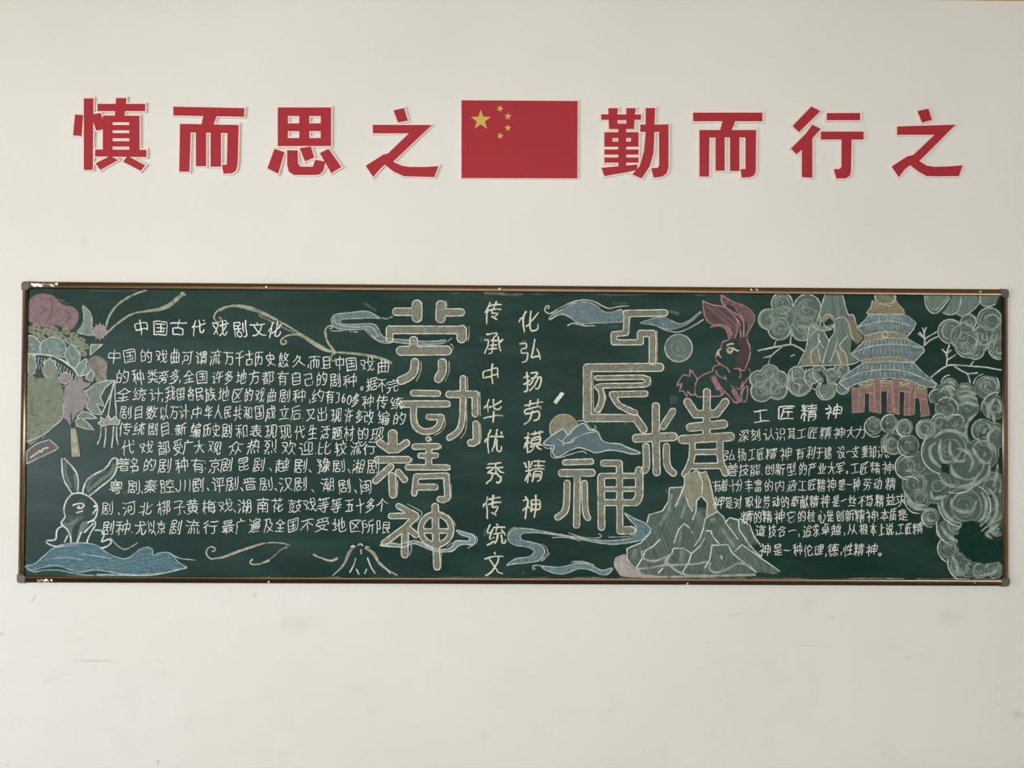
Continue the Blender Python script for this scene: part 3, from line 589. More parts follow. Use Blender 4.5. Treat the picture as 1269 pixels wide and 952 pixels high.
# ---- chalk trees and flowers
def cloud(name, label, circles, col=GY, a=.27, n=7, outline=.7, bx=BB, inner=(), y=SY - .0004):
    c = Chalk(name, label, y=y)
    c.caps([([(x, y_), (x + .1, y_)], 2 * r_) for x, y_, r_ in circles], col, a, WH, outline, 1.2, box_=bx, hatch=False)
    for x, y_, r_ in circles: c.puff(x, y_, r_ * (.96 if len(circles) < 20 else .8), (172, 190, 178), .38, n, box_=bx)
    for q in inner: c.st(q, 1.1, WH, .5)
    return c
v = V(920, 350, 6.344)
def cir(v, s, L): return [(*v((x, y))[0], r_ / s) for x, y, r_ in L]
cloud('tree_drawing', 'billowing grey green chalk treetop left of the chalk cliffs', cir(v, 6.344, [(310, 165, 85), (205, 290, 82), (290, 362, 92), (330, 270, 110), (510, 200, 108), (505, 300, 112), (470, 375, 85)])).done()
c = Chalk('branch_drawing', 'white chalk branch under the left treetop')
for q, w_ in (([(120, 538), (250, 510), (380, 490), (440, 510), (490, 545)], 1.9), ([(265, 460), (250, 500)], 1.3), ([(385, 400), (375, 490)], 1.6), ([(310, 508), (225, 580), (205, 640)], 1.5), ([(165, 595), (230, 575)], 1.3), ([(375, 585), (412, 568)], 1.2)): c.st(v(*q), w_, WH, .7)
c.done()
cloud('flower_drawing', 'round grey green chalk flower beside the pink rabbit', cir(v, 6.344, [(215, 720, 75), (128, 762, 70), (288, 762, 68), (150, 855, 85), (275, 845, 78), (205, 800, 90)]), n=6).done()
c = cloud('cloud_drawing', 'dark ruffled chalk clouds below the chalk cliffs', cir(v, 6.344, [(425, 725, 65), (450, 800, 95), (545, 740, 60), (600, 712, 60), (655, 850, 76), (705, 745, 70), (790, 830, 52), (780, 690, 60)]), a=.3)
for q in ([(500, 680), (490, 760), (530, 820), (575, 845)], [(560, 680), (560, 750), (600, 790)], [(655, 720), (680, 790), (750, 800)], [(390, 690), (400, 780), (450, 810), (440, 870)], [(620, 780), (600, 860), (640, 910)]): c.st(v(*q), 1.3, WH, .6)
c.st(v((610, 700), (650, 760), (640, 800)), 4, (30, 46, 40), .6).st(v((740, 790), (860, 700)), 3, (24, 44, 36), .7).done()
c = Chalk('cliff_drawing', 'grey chalk cliffs with brown feet between treetop and pagoda')
for P, col, a in (([(650, 92), (785, 92), (825, 280), (725, 290), (700, 255), (640, 260), (625, 310), (580, 320)], GY, .3), ([(530, 345), (560, 325), (640, 380), (680, 460), (640, 640), (450, 660), (460, 600), (500, 520)], GY, .36), ([(730, 290), (815, 280), (860, 420), (850, 540), (910, 610), (820, 650), (630, 650), (680, 470), (720, 400)], GY, .36), ([(825, 250), (870, 255), (900, 350), (950, 440), (900, 490), (850, 430)], (160, 152, 128), .5), ([(540, 345), (560, 325), (650, 345), (725, 320), (700, 375), (620, 380)], GY, .5)):
    c.fl(v(*P), col, a, False).ht(v(*P), 80, col, .25, 2.6, sm=False)
c.fl(v((470, 650), (500, 560), (550, 530), (600, 640)), (162, 154, 122), .5).fl(v((740, 640), (770, 500), (810, 560), (830, 640)), (162, 154, 122), .55)
c.fl(v((635, 312), (632, 275), (678, 248), (716, 270), (715, 312), (690, 280), (650, 310)), (176, 172, 138), .6)
for q in ([(650, 92), (580, 320), (530, 345), (500, 520), (460, 600), (442, 662), (520, 655), (700, 652), (850, 645), (915, 610), (850, 560)], [(785, 92), (830, 250), (870, 255), (900, 350)], [(720, 290), (815, 282), (860, 420), (875, 450)], [(725, 292), (718, 400), (680, 465), (630, 640)], [(545, 345), (620, 378), (690, 372), (720, 335)], [(640, 385), (680, 462)], [(600, 405), (595, 490), (540, 550), (545, 640)], [(595, 520), (612, 620)], [(750, 430), (735, 510), (690, 625)], [(830, 415), (765, 500), (810, 560), (828, 640)], [(590, 430), (640, 520)], [(740, 530), (775, 640)], [(635, 315), (650, 345), (700, 370)]): c.st(v(*q), 1.2, WH, .65)
c.st(v((630, 310), (640, 265), (680, 250), (716, 275)), 1.2, CR, .8).done()
v = V(1030, 350, 5.287); BR = (140, 164, 166); TN = (170, 160, 130); CO = (154, 124, 121)
c = Chalk('pagoda_drawing', 'blue roofed chalk pagoda with pink columns')
P = v((290, 80), (290, 110), (320, 140), (390, 140), (420, 110), (420, 80)); c.fl(P, (160, 166, 140), .5).puff(1097, 369, 9, TN, .4, 3, 0, 180).st(P, 1.2, CR, .8)
c.shape(v((240, 190), (262, 160), (272, 120), (310, 145), (395, 150), (425, 118), (445, 150), (473, 180), (460, 215), (250, 210)), TN, .6, CR, .7, 1, 0, .3)
roofs = [([(245, 212), (360, 208), (470, 210), (510, 225), (555, 265), (545, 300), (500, 355), (420, 325), (300, 330), (220, 350), (165, 295), (220, 250)], [(168, 292), (300, 262), (400, 255), (545, 290)], (245, 465, 215, 335)),
         ([(220, 382), (370, 365), (495, 368), (600, 425), (612, 450), (540, 525), (430, 490), (300, 495), (190, 515), (130, 470), (180, 420)], [(133, 466), (250, 422), (400, 405), (520, 415), (612, 435)], (200, 520, 375, 495)),
         ([(210, 528), (370, 515), (540, 528), (600, 590), (692, 665), (675, 690), (600, 680), (500, 640), (380, 625), (250, 640), (150, 670), (100, 700), (50, 655), (100, 600)], [(58, 650), (200, 592), (350, 572), (500, 588), (690, 668)], (180, 540, 535, 640))]
for P, mid, (xa, xb, ya, yb) in roofs:
    c.fl(v(*P), BR, .5, False).ht(v(*P), 2, (144, 164, 168), .2, 2.4, sm=False).st(v(*P), 1.2, WH, .65, False, True).st(v(*mid), 1.2, WH, .65)
    for k in range(13):
        x = xa + (xb - xa) * (k + .3) / 13; d_ = (x - 360) * .10
        c.st(v((x, ya + abs(d_) * .3), (x + d_, ya + (yb - ya) * .34)), 1, WH, .5)
        c.st(v((x + d_, ya + (yb - ya) * .5), (x + d_ * 1.6, ya + (yb - ya) * .78)), 1, WH, .42)
c.shape(v((220, 352), (330, 327), (430, 327), (503, 357), (490, 367), (370, 363), (220, 382)), TN, .6, CR, .5, 1, 0, .3, sm=False).shape(v((190, 515), (300, 492), (430, 486), (540, 518), (380, 514), (210, 527)), TN, .6, CR, .5, 1, 0, .3, sm=False)
c.st([(1096.6 + 4 * math.cos(t), 414.7 + 4 * math.sin(t)) for t in np.linspace(0, 6, 10)], 1.2, CR, .8, True, True)
cols = [[(135, 690), (178, 690), (190, 850), (138, 855)], [(185, 735), (218, 735), (215, 850), (182, 850)], [(250, 730), (285, 725), (285, 850), (250, 845)], [(280, 630), (325, 630), (325, 860), (285, 850)], [(365, 720), (400, 720), (405, 855), (367, 850)], [(400, 632), (445, 632), (445, 865), (410, 855)], [(480, 720), (515, 720), (510, 870), (476, 870)], [(518, 650), (550, 655), (545, 865), (510, 870)], [(578, 760), (625, 765), (645, 872), (590, 880)],
        [(180, 695), (280, 685), (280, 722), (188, 732)], [(325, 680), (400, 680), (400, 714), (325, 712)], [(445, 680), (520, 685), (520, 716), (445, 715)], [(550, 715), (630, 735), (625, 765), (550, 757)]]
for P in cols: c.fl(v(*P), CO, .78, False).ht(v(*P), 90, CO, .3, 2, sm=False).st(v(*P), .9, (206, 180, 160), .6, False, True)
c.fl(v((175, 665), (280, 640), (280, 685), (180, 695)), (176, 172, 140), .5, False).fl(v((325, 640), (400, 640), (400, 680), (325, 680)), (176, 172, 140), .5, False).fl(v((445, 645), (520, 655), (520, 685), (445, 680)), (176, 172, 140), .5, False).fl(v((550, 670), (630, 690), (628, 735), (550, 715)), (176, 172, 140), .5, False)
for x, y, rx_, ry_ in ((225, 664, 42, 12), (357, 650, 34, 10), (480, 658, 30, 10), (590, 690, 26, 12)): c.st(v(*[(x + rx_ * math.cos(t), y + ry_ * math.sin(t)) for t in np.linspace(0, 5.6, 9)]), 1, CR, .7, True, True)
c.done()
v = V(1130, 350, 6.346)
c = Chalk('tree_drawing', 'row of grey green chalk leaves hanging from the top edge')
for P, k in (([(98, 88), (110, 180), (150, 235), (200, 240), (250, 190), (300, 120), (320, 88)], 0), ([(240, 238), (300, 255), (360, 230), (385, 150), (388, 88), (322, 88), (290, 170)], 1), ([(345, 245), (400, 265), (460, 235), (530, 160), (520, 88), (410, 88), (380, 180)], 1), ([(540, 88), (545, 170), (600, 190), (660, 170), (700, 88)], 1)):
    c.fl(v(*P), GY, .36, False).ht(v(*P), 100, GY, .3, 2.2, sm=False).st(v(*P[:-1]), 1.3, WH, .6)
c.st(v((120, 95), (130, 170), (180, 215), (240, 170), (290, 95)), 1, WH, .4).done()
cloud('tree_drawing', 'large billowing grey green chalk treetop in the upper right corner', cir(v, 6.346, [(300, 385, 96), (400, 430, 100), (440, 490, 105), (445, 310, 62), (610, 295, 98), (655, 400, 90), (500, 540, 68), (690, 520, 88), (560, 430, 90)]), n=6,
      inner=[v(*q) for q in ([(250, 430), (240, 370), (290, 315), (370, 308), (460, 340), (510, 400), (510, 470), (460, 545), (400, 560), (355, 520), (345, 470)], [(560, 330), (580, 270), (650, 255), (700, 300)], [(510, 500), (545, 470), (560, 420)], [(580, 540), (610, 480), (625, 420)], [(585, 415), (595, 470), (570, 540)], [(620, 530), (650, 580), (700, 590)], [(640, 520), (660, 440), (670, 420)])]).done()
c = Chalk('branch_drawing', 'white chalk branches right of the pagoda')
for q in ([(150, 750), (200, 705), (275, 658), (330, 650), (450, 658), (580, 668), (705, 690)], [(272, 655), (275, 570), (235, 525)], [(268, 575), (295, 490)], [(278, 558), (312, 530)], [(275, 615), (345, 568)], [(330, 655), (380, 690), (435, 720), (460, 790)], [(435, 720), (520, 712)], [(460, 655), (485, 620)], [(95, 500), (100, 445), (48, 402)], [(100, 445), (195, 388)], [(95, 500), (140, 458), (208, 425)], [(60, 390), (92, 430)], [(100, 440), (96, 400), (85, 355)], [(98, 400), (115, 350)]): c.st(v(*q), 1.7, WH, .72)
c.done()
# the big mass of clouds down the right edge
mass = [(1177, 479, 10), (1168, 490.6, 14), (1172.6, 507, 14), (1196, 487.6, 13), (1222, 480, 14), (1199, 505, 14), (1232, 505, 15), (1164, 524, 10), (1147.6, 532, 13), (1184.4, 524.4, 11), (1218, 533, 14), (1174, 558, 30), (1232, 540, 16), (1218, 562, 20), (1200, 575, 26), (1082, 528, 11), (1102, 525.5, 11), (1120.6, 529.7, 10.5), (1105, 549.6, 13.5), (1124.8, 552.4, 14), (1123.4, 578, 14.5), (1138, 578, 18), (1136, 600, 18), (1138, 618, 15), (1153.3, 640.3, 10.5), (1160, 600, 24), (1194.5, 628, 30), (1172, 658, 12), (1184, 650, 12), (1175, 680, 13), (1189, 700, 14.5), (1229, 605, 20), (1232, 635, 16), (1236, 655, 10), (1232, 706, 11), (1214, 706, 11), (1200, 706, 10), (1225, 480, 14)]
c = cloud('cloud_drawing', 'tall mass of swirling grey green chalk clouds down the right edge', mass, col=(140, 160, 148), a=.3, n=5, outline=.3)
v = V(1130, 470, 6.8); u2 = V(1100, 590, 6.5625); u3 = V(1000, 490, 7.05)
def arc(v, s, x, y, r_, a0, a1, w_=1.4, a=.75, col=WH, ry=1): c.st(v(*[(x + r_ * math.cos(math.radians(t)), y + r_ * ry * math.sin(math.radians(t))) for t in np.linspace(a0, a1, 9)]), w_, col, a, taper=(.5, .5))
for A in ((v, 6.8, 305, 120, 62, 190, 340), (v, 6.8, 210, 150, 65, 130, 290), (v, 6.8, 295, 245, 92, 200, 370), (v, 6.8, 230, 350, 60, 190, 350), (v, 6.8, 120, 420, 84, 80, 240), (v, 6.8, 372, 370, 72, 190, 350), (v, 6.8, 730, 260, 150, 175, 270), (v, 6.8, 590, 430, 88, 100, 265), (v, 6.8, 270, 610, 190, 100, 230), (v, 6.8, 620, 60, 105, 190, 260), (v, 6.8, 640, 40, 90, -40, 30), (v, 6.8, 320, 40, 75, 180, 270),
          (u3, 7.05, 590, 275, 88, 60, 270), (u3, 7.05, 730, 250, 85, 130, 290), (u3, 7.05, 855, 285, 75, 60, 290), (u3, 7.05, 760, 420, 95, 60, 240), (u3, 7.05, 890, 440, 98, 70, 250), (u3, 7.05, 880, 625, 112, 90, 260), (u3, 7.05, 900, 800, 90, 230, 330),
          (u2, 6.5625, 250, 190, 115, 80, 200), (u2, 6.5625, 350, 340, 75, 80, 250), (u2, 6.5625, 630, 300, 200, 30, 75), (u2, 6.5625, 640, 250, 195, -60, 60), (u2, 6.5625, 620, 200, 215, 90, 175), (u2, 6.5625, 560, 400, 165, 100, 190), (u2, 6.5625, 520, 590, 115, 105, 220), (u2, 6.5625, 640, 700, 155, 110, 190), (u2, 6.5625, 560, -60, 200, 30, 110)): arc(*A)
for k in range(60):
    x, y, r_ = mass[int(rng.integers(len(mass)))]; a0 = rng.uniform(0, 360); q = max(5, r_ * rng.uniform(.5, .9)); x = min(x, 1240 - q); y = min(y, 714 - q)
    c.st([(x + q * math.cos(math.radians(t)), y + q * math.sin(math.radians(t))) for t in np.linspace(a0, a0 + rng.uniform(60, 150), 7)], rng.uniform(1.6, 4.6), (170, 188, 176), rng.uniform(.2, .55), taper=(.4, .4))
for k in range(36):
    x, y, r_ = mass[int(rng.integers(len(mass)))]; a0 = rng.uniform(0, 360); q = max(4, r_ * rng.uniform(.4, .9)); x = min(x, 1240 - q); y = min(y, 714 - q)
    c.st([(x + q * math.cos(math.radians(t)), y + q * math.sin(math.radians(t))) for t in np.linspace(a0, a0 + rng.uniform(50, 110), 6)], rng.uniform(1.5, 3.5), (40, 66, 56), rng.uniform(.35, .6), taper=(.4, .4))
for F_, L in ((v, [[(370, 580), (470, 620), (510, 700), (480, 780)], [(320, 520), (320, 620), (380, 690), (450, 680)], [(240, 500), (230, 600), (260, 690), (360, 700)], [(510, 570), (540, 640), (600, 700), (665, 705)], [(220, 800), (280, 880), (380, 905), (500, 880), (570, 780)], [(330, 720), (340, 790), (420, 840)], [(180, 500), (260, 440), (370, 440), (450, 490)],
                     [(200, 540), (150, 580), (165, 670), (240, 745)], [(540, 290), (470, 360), (450, 450), (470, 540)], [(720, 710), (710, 810), (680, 910)], [(650, 720), (640, 800), (560, 870), (450, 930)], [(600, 180), (680, 300), (690, 380)], [(700, 160), (640, 250), (650, 330)], [(690, 420), (640, 470), (650, 560), (690, 610)], [(400, 70), (450, 60), (500, 80)], [(400, 110), (450, 95), (540, 130)], [(390, 160), (470, 140), (550, 170)], [(390, 220), (460, 200), (555, 225)]]),
              (u2, [[(440, 180), (450, 280), (520, 360), (590, 380)], [(510, 180), (520, 240), (590, 290), (680, 280), (720, 200)], [(760, 130), (800, 220), (780, 330), (730, 370)], [(820, 100), (880, 200), (870, 330), (800, 420)], [(430, 400), (480, 480), (560, 540)], [(480, 460), (540, 520), (600, 540)], [(520, 650), (560, 720), (560, 800)], [(900, 720), (850, 790), (740, 810)], [(900, 390), (850, 430), (800, 470), (850, 510)], [(130, 120), (200, 220), (300, 240)], [(150, 200), (230, 260), (320, 270)], [(350, 120), (370, 180), (480, 160)]])):
    for q in L: c.st(F_(*q), 4.2, (184, 202, 190), .5, taper=(.35, .35))
# the wiped patch
c.fl(u2((620, 370), (680, 360), (740, 380), (780, 520), (925, 535), (935, 690), (860, 700), (800, 715), (720, 700), (640, 670), (600, 620), (560, 560), (580, 440)), (22, 54, 43), .97, False)
c.fl(v((240, 710), (300, 715), (315, 760), (310, 800), (250, 780)), (22, 54, 43), .95, False)
c.done()

# ---- the big mountain
v = V(750, 570, 5.517)
c = Chalk('mountain_drawing', 'big grey chalk mountain with cloud bands at its foot', y=SY - .0007)
P = v((150, 640), (160, 600), (240, 570), (300, 500), (315, 470), (285, 430), (300, 375), (390, 350), (430, 290), (440, 190), (530, 180), (560, 300), (765, 350), (805, 385), (820, 420), (850, 395), (920, 400), (990, 450), (1060, 580), (1000, 580), (1060, 670), (1195, 760), (1160, 785), (1030, 770), (1000, 800), (250, 800), (200, 740), (150, 680))
c.fl(P, GY, .2, False).ht(P, 68, GY, .2, 3.2, sm=False).ht(P, 110, GY, .12, 5, sm=False)
P = v((545, 100), (600, 85), (625, 70), (660, 90), (690, 80), (715, 150), (765, 350), (700, 385), (695, 300), (655, 245), (620, 300), (600, 355), (550, 250), (530, 260), (540, 180)); c.fl(P, (176, 174, 148), .55, False).ht(P, 85, BG, .3, 2.4, sm=False)
for q, w_ in (([(530, 190), (520, 250), (480, 320)], 4), ([(455, 230), (430, 350), (370, 450)], 4), ([(550, 300), (520, 400)], 4), ([(210, 610), (190, 680)], 5), ([(525, 610), (520, 700)], 5), ([(800, 470), (850, 550), (890, 600)], 4.5), ([(520, 490), (505, 590)], 3.5), ([(610, 370), (650, 380)], 4), ([(730, 400), (740, 420)], 7)): c.st(v(*q), w_, (170, 188, 176), .35)
for q in ([(530, 185), (440, 192), (430, 290), (390, 350), (300, 375), (285, 430)], [(545, 100), (540, 180), (480, 320)], [(545, 100), (600, 85), (625, 70), (650, 110), (665, 160), (660, 240)], [(625, 75), (660, 90), (690, 80), (715, 150), (740, 260), (765, 350), (805, 385), (830, 440), (910, 545)], [(550, 250), (570, 310), (600, 355)], [(598, 410), (620, 350), (625, 280), (655, 245), (698, 295), (695, 390)],
          [(765, 355), (685, 400), (670, 470), (650, 530), (610, 590)], [(470, 570), (500, 480), (540, 435), (575, 465)], [(590, 485), (595, 500)], [(590, 640), (650, 590), (680, 535)], [(690, 485), (720, 485), (740, 530), (780, 575)], [(820, 430), (850, 395), (910, 410), (918, 480), (990, 590), (1065, 660)], [(920, 400), (990, 450), (1020, 530), (1060, 580)], [(455, 640), (465, 605), (540, 605), (590, 640), (570, 700), (530, 770)],
          [(680, 740), (715, 680), (730, 585), (840, 580), (870, 640), (1035, 770)], [(880, 630), (935, 580), (1195, 762)], [(150, 605), (240, 570), (315, 490)], [(375, 540), (330, 590), (275, 620), (250, 680), (210, 740)], [(360, 775), (395, 740)], [(150, 605), (148, 680), (200, 740)], [(780, 660), (800, 655), (795, 680)]):
    c.st(v(*q), 1.45, WH, .85, sm=False)
for q, w_ in (([(252, 620), (258, 670), (330, 692), (400, 670), (462, 640)], 2.6), ([(720, 700), (710, 740), (750, 770), (830, 750), (900, 710), (960, 715), (1010, 735)], 2.6), ([(200, 745), (300, 740), (400, 722), (600, 714), (700, 695)], 2.6), ([(420, 690), (440, 720), (500, 765), (580, 792), (700, 790)], 3), ([(440, 650), (412, 700), (430, 720)], 3.5), ([(250, 800), (500, 800), (700, 795), (860, 790), (1030, 785)], 3), ([(210, 750), (260, 785), (350, 800)], 3)): c.st(v(*q), w_, (190, 192, 182), .6)
P = v((60, 720), (70, 672), (110, 650), (145, 650), (150, 690), (190, 740), (240, 780), (330, 802), (130, 800), (85, 765)); c.fl(P, (184, 176, 170), .75)
for k in range(5): c.st(v((70 + k * 14, 670), (75 + k * 14, 730), (110 + k * 16, 790)), 1.6, (204, 198, 192), .6)
c.done()

# ---- handwriting: each character is set where it stands on the board
GL = {}
fc = bpy.data.curves.new('glyph', 'FONT'); fc.resolution_u = 2; fo = bpy.data.objects.new('glyph', fc); C.objects.link(fo)
def thin(I):
    """Zhang-Suen thinning of a boolean image"""
    I = np.pad(I, 1).astype(np.uint8)
    while True:
        ch = False
        for ph in (0, 1):
            n = [np.roll(np.roll(I, dy, 0), dx, 1) for dy, dx in ((1, 0), (1, -1), (0, -1), (-1, -1), (-1, 0), (-1, 1), (0, 1), (1, 1))]
            B = sum(n); A = sum(((n[k] == 0) & (n[(k + 1) % 8] == 1)).astype(int) for k in range(8))
            if ph == 0: m = (n[0] * n[2] * n[4] == 0) & (n[2] * n[4] * n[6] == 0)
            else: m = (n[0] * n[2] * n[6] == 0) & (n[0] * n[4] * n[6] == 0)
            m &= (I == 1) & (B >= 2) & (B <= 6) & (A == 1)
            if m.any(): I[m] = 0; ch = True
        if not ch: return I[1:-1, 1:-1].astype(bool)
GR = 72
def glyph(ch):
    """centre lines of the character's strokes, in em units"""
    if ch in GL: return GL[ch]
    fc.body = ch; dg = bpy.context.evaluated_depsgraph_get(); m = bpy.data.meshes.new_from_object(fo.evaluated_get(dg))
    n = len(m.vertices); a = np.zeros(n * 3); m.vertices.foreach_get('co', a); P = a.reshape(-1, 3)[:, :2]; m.calc_loop_triangles()
    G = P * GR + np.array([4, 12]); I = np.zeros((GR + 20, GR + 12), bool)
    for t in m.loop_triangles:
        q = G[list(t.vertices)]; x0, y0 = np.maximum(np.floor(q.min(0)).astype(int), 0); x1, y1 = np.ceil(q.max(0)).astype(int) + 1
        X, Y = np.meshgrid(np.arange(x0, x1), np.arange(y0, y1)); e = []
        for k in range(3):
            u_, w_ = q[k], q[(k + 1) % 3]; e.append((w_[0] - u_[0]) * (Y - u_[1]) - (w_[1] - u_[1]) * (X - u_[0]))
        ins = ((e[0] >= -1e-6) & (e[1] >= -1e-6) & (e[2] >= -1e-6)) | ((e[0] <= 1e-6) & (e[1] <= 1e-6) & (e[2] <= 1e-6))
        I[y0:y1, x0:x1] |= ins[:max(0, I.shape[0] - y0), :max(0, I.shape[1] - x0)]
    bpy.data.meshes.remove(m)
    S = thin(I); pts = {(int(x), int(y)) for y, x in np.argwhere(S)}
    def nb(p):
        r4 = [(p[0] + dx, p[1] + dy) for dx, dy in ((1, 0), (-1, 0), (0, 1), (0, -1)) if (p[0] + dx, p[1] + dy) in pts]
        rd_ = [(p[0] + dx, p[1] + dy) for dx, dy in ((1, 1), (-1, 1), (1, -1), (-1, -1)) if (p[0] + dx, p[1] + dy) in pts and (p[0] + dx, p[1]) not in pts and (p[0], p[1] + dy) not in pts]
        return r4 + rd_
    N = {p: nb(p) for p in pts}; nodes = {p for p in pts if len(N[p]) != 2}; segs = []; seen = set()
    for s_ in nodes:
        for q in N[s_]:
            if (s_, q) in seen: continue
            L = [s_, q]; seen.add((s_, q))
            while L[-1] not in nodes:
                nx_ = [z for z in N[L[-1]] if z != L[-2]]
                if not nx_: break
                L.append(nx_[0])
            seen.add((L[-1], L[-2])); segs.append(L)
    used = {p for L in segs for p in L}
    for p in pts - used:                     # closed rings
        if p in used: continue
        L = [p]; used.add(p)
        while True:
            z = [q for q in N[L[-1]] if q not in used]
            if not z: break
            L.append(z[0]); used.add(z[0])
        if len(L) > 5: segs.append(L + [L[0]])
    # merge junction clusters: short links collapse, then branches are paired by direction
    par = {p: p for p in nodes}
    def find(p):
        while par[p] != p: p = par[p]
        return p
    keep = []
    for L in segs:
        if len(L) <= 5 and L[0] in nodes and L[-1] in nodes and len(N[L[0]]) > 2 and len(N[L[-1]]) > 2: par[find(L[0])] = find(L[-1])
        elif len(L) <= 4 and L[0] in nodes and (len(N[L[0]]) > 2) != (len(N[L[-1]]) > 2): pass
        else: keep.append(L)
    cl_ = {}
    for p in nodes: cl_.setdefault(find(p), []).append(p)
    cen = {k: tuple(np.mean(v_, 0)) for k, v_ in cl_.items()}
    S2 = []
    for L in keep:
        A = [tuple(map(float, p)) for p in L]; ka = find(L[0]) if L[0] in par else None; kb = find(L[-1]) if L[-1] in par else None
        if ka and len(A) > 6: A = [cen[ka]] + A[3:] if len(N[L[0]]) > 2 else A
        if kb and len(A) > 6: A = A[:-3] + [cen[kb]] if len(N[L[-1]]) > 2 else A
        S2.append([A, ka, kb])
    changed = True
    while changed:
        changed = False
        for k in list(cl_):
            br = [(i, e) for i, s_ in enumerate(S2) if s_ for e in (0, 1) if s_[1 + e] == k and s_[1] != s_[2]]
            best = None
            for x in range(len(br)):
                for y in range(x + 1, len(br)):
                    (i, e), (j, g_) = br[x], br[y]
                    if i == j: continue
                    def dr(s_, e):
                        A = s_[0] if e == 0 else s_[0][::-1]; q = A[min(8, len(A) - 1)]; v_ = np.array(q) - A[0]; return v_ / (np.linalg.norm(v_) + 1e-9)
                    dt = float(dr(S2[i], e) @ dr(S2[j], g_))
                    if dt < -.8 and (best is None or dt < best[0]): best = (dt, i, e, j, g_)
            if best:
                _, i, e, j, g_ = best; A = S2[i][0] if e == 1 else S2[i][0][::-1]; B = S2[j][0] if g_ == 0 else S2[j][0][::-1]
                S2.append([A + B[1:], S2[i][2 - e] if e == 1 else S2[i][2], S2[j][2] if g_ == 0 else S2[j][1]])
                if e == 1: S2[-1][1] = S2[i][1]
                S2[i] = S2[j] = None; S2 = [q for q in S2 if q]; changed = True
    out = []
    for A, ka, kb in S2:
        A = np.array(A)
        if len(A) < 2: continue
        idx = sorted(set([0] + list(range(3, len(A) - 3, 4)) + [len(A) - 1])); B = A[idx]
        if len(B) > 4:
            for _ in range(1): B[1:-1] = (B[:-2] + 2 * B[1:-1] + B[2:]) / 4
        def free(k): return k is None or not any(len(N[p]) > 2 for p in cl_[k])
        if len(B) >= 2:
            d0 = B[0] - B[1]; d1 = B[-1] - B[-2]; ex_ = 3.2 if np.linalg.norm(A[0] - A[-1]) > 8 else 1.5
            if free(ka): B[0] = B[0] + d0 / (np.linalg.norm(d0) + 1e-9) * ex_
            if free(kb): B[-1] = B[-1] + d1 / (np.linalg.norm(d1) + 1e-9) * ex_
        if B[0][0] > B[-1][0] + 3 and abs(B[0][1] - B[-1][1]) < abs(B[0][0] - B[-1][0]): B = B[::-1]     # written left to right
        elif B[0][1] < B[-1][1] - 3 and abs(B[0][0] - B[-1][0]) < abs(B[0][1] - B[-1][1]): B = B[::-1]   # and top to bottom
        out.append((B - np.array([4, 12])) / GR)
    GL[ch] = out
    return out
SMALL = set(',.、。:')
def line(parent, label, items, sw, sh, col=(232, 237, 230), a=1.1, wd=.88, name='text_line', near=None):
    """items: (char, x, y) with x, y the centre in photograph pixels"""
    c = Chalk(name, label, parent, SY - .0012)
    for ch, x, y in items:
        G = glyph(ch)
        allp = np.concatenate(G)
        mid = (allp.min(0) + allp.max(0)) / 2 if (ch in SMALL or ch.isdigit()) else np.array([.5, .38])
        # handwriting: rising horizontals, uneven slant, size and tilt, wavering strokes
        s1 = rng.uniform(.88, 1.06); s2 = rng.uniform(.94, 1.12); sh_ = rng.normal(.03, .07); rise = rng.normal(.10, .04); nar = rng.uniform(0, .22); ph = rng.uniform(0, 6, 4)
        k1 = c.k; swc = sw
        if near is not None: swc = min(max(near[(x, y)] * .93, sw * .68), sw * 1.12)
        for B in G:
            Q = B - mid
            if len(Q) > 3: Q = Q[[0] + list(range(1, len(Q) - 1, 2 if len(Q) > 6 else 1)) + [len(Q) - 1]]
            dj = rng.normal(0, .016, 2); Q = Q + dj + rng.normal(0, .006, Q.shape)
            X = Q[:, 0] * s1 * (1 + nar * Q[:, 1]) + Q[:, 1] * sh_ + .025 * np.sin(Q[:, 1] * 5 + ph[0]) + .012 * np.sin(Q[:, 0] * 9 + ph[1])
            Yv = Q[:, 1] * s2 + Q[:, 0] * rise + .03 * np.sin(Q[:, 0] * 5 + ph[2]) + .012 * np.sin(Q[:, 1] * 9 + ph[3])
            w0 = wd * rng.uniform(.8, 1.12)
            c.st(list(zip(x + X * swc, y - Yv * sh)), c=col, a=a, ws=[w0 * rng.uniform(.8, 1.25), w0, w0 * .92, w0 * rng.uniform(.45, 1.1)], step=1.1)
            c.k = k1 + (c.k - k1) % 6
        c.k = 0
    return c.done()
def block(name, label, rows, sw, sh, x0=0, s=1, **k):
    p = empty(name, parent=board); p['label'] = label
    for chars, xs, ys in rows:
        ws_ = xs.split(); assert len(ws_) == len(chars), (chars, len(chars), len(ws_))
        xs_ = [x0 + float(q) / s for q in ws_]; n = len(xs_)
        yy = np.interp(np.linspace(0, 1, n), np.linspace(0, 1, len(ys)), ys)
        it = [(ch, x, y + (sh * .36 if ch in SMALL and ch != ':' else 0) + rng.normal(0, .3)) for ch, x, y in zip(chars, xs_, yy)]
        big = [q for q in it if q[0] not in SMALL]; near = {}
        for q in it:
            dd = sorted(abs(q[1] - z[1]) for z in big if z is not q)[:2]; near[(q[1], q[2])] = (dd[0] * .65 + dd[1] * .35) if not q[0].isdigit() else sw * .9
        if len(rows) == 1:
            for q in it: line(p, None, [q], sw, sh, name='written_character', near=near, **k)
        else: line(p, None, it, sw, sh, near=near, **k)
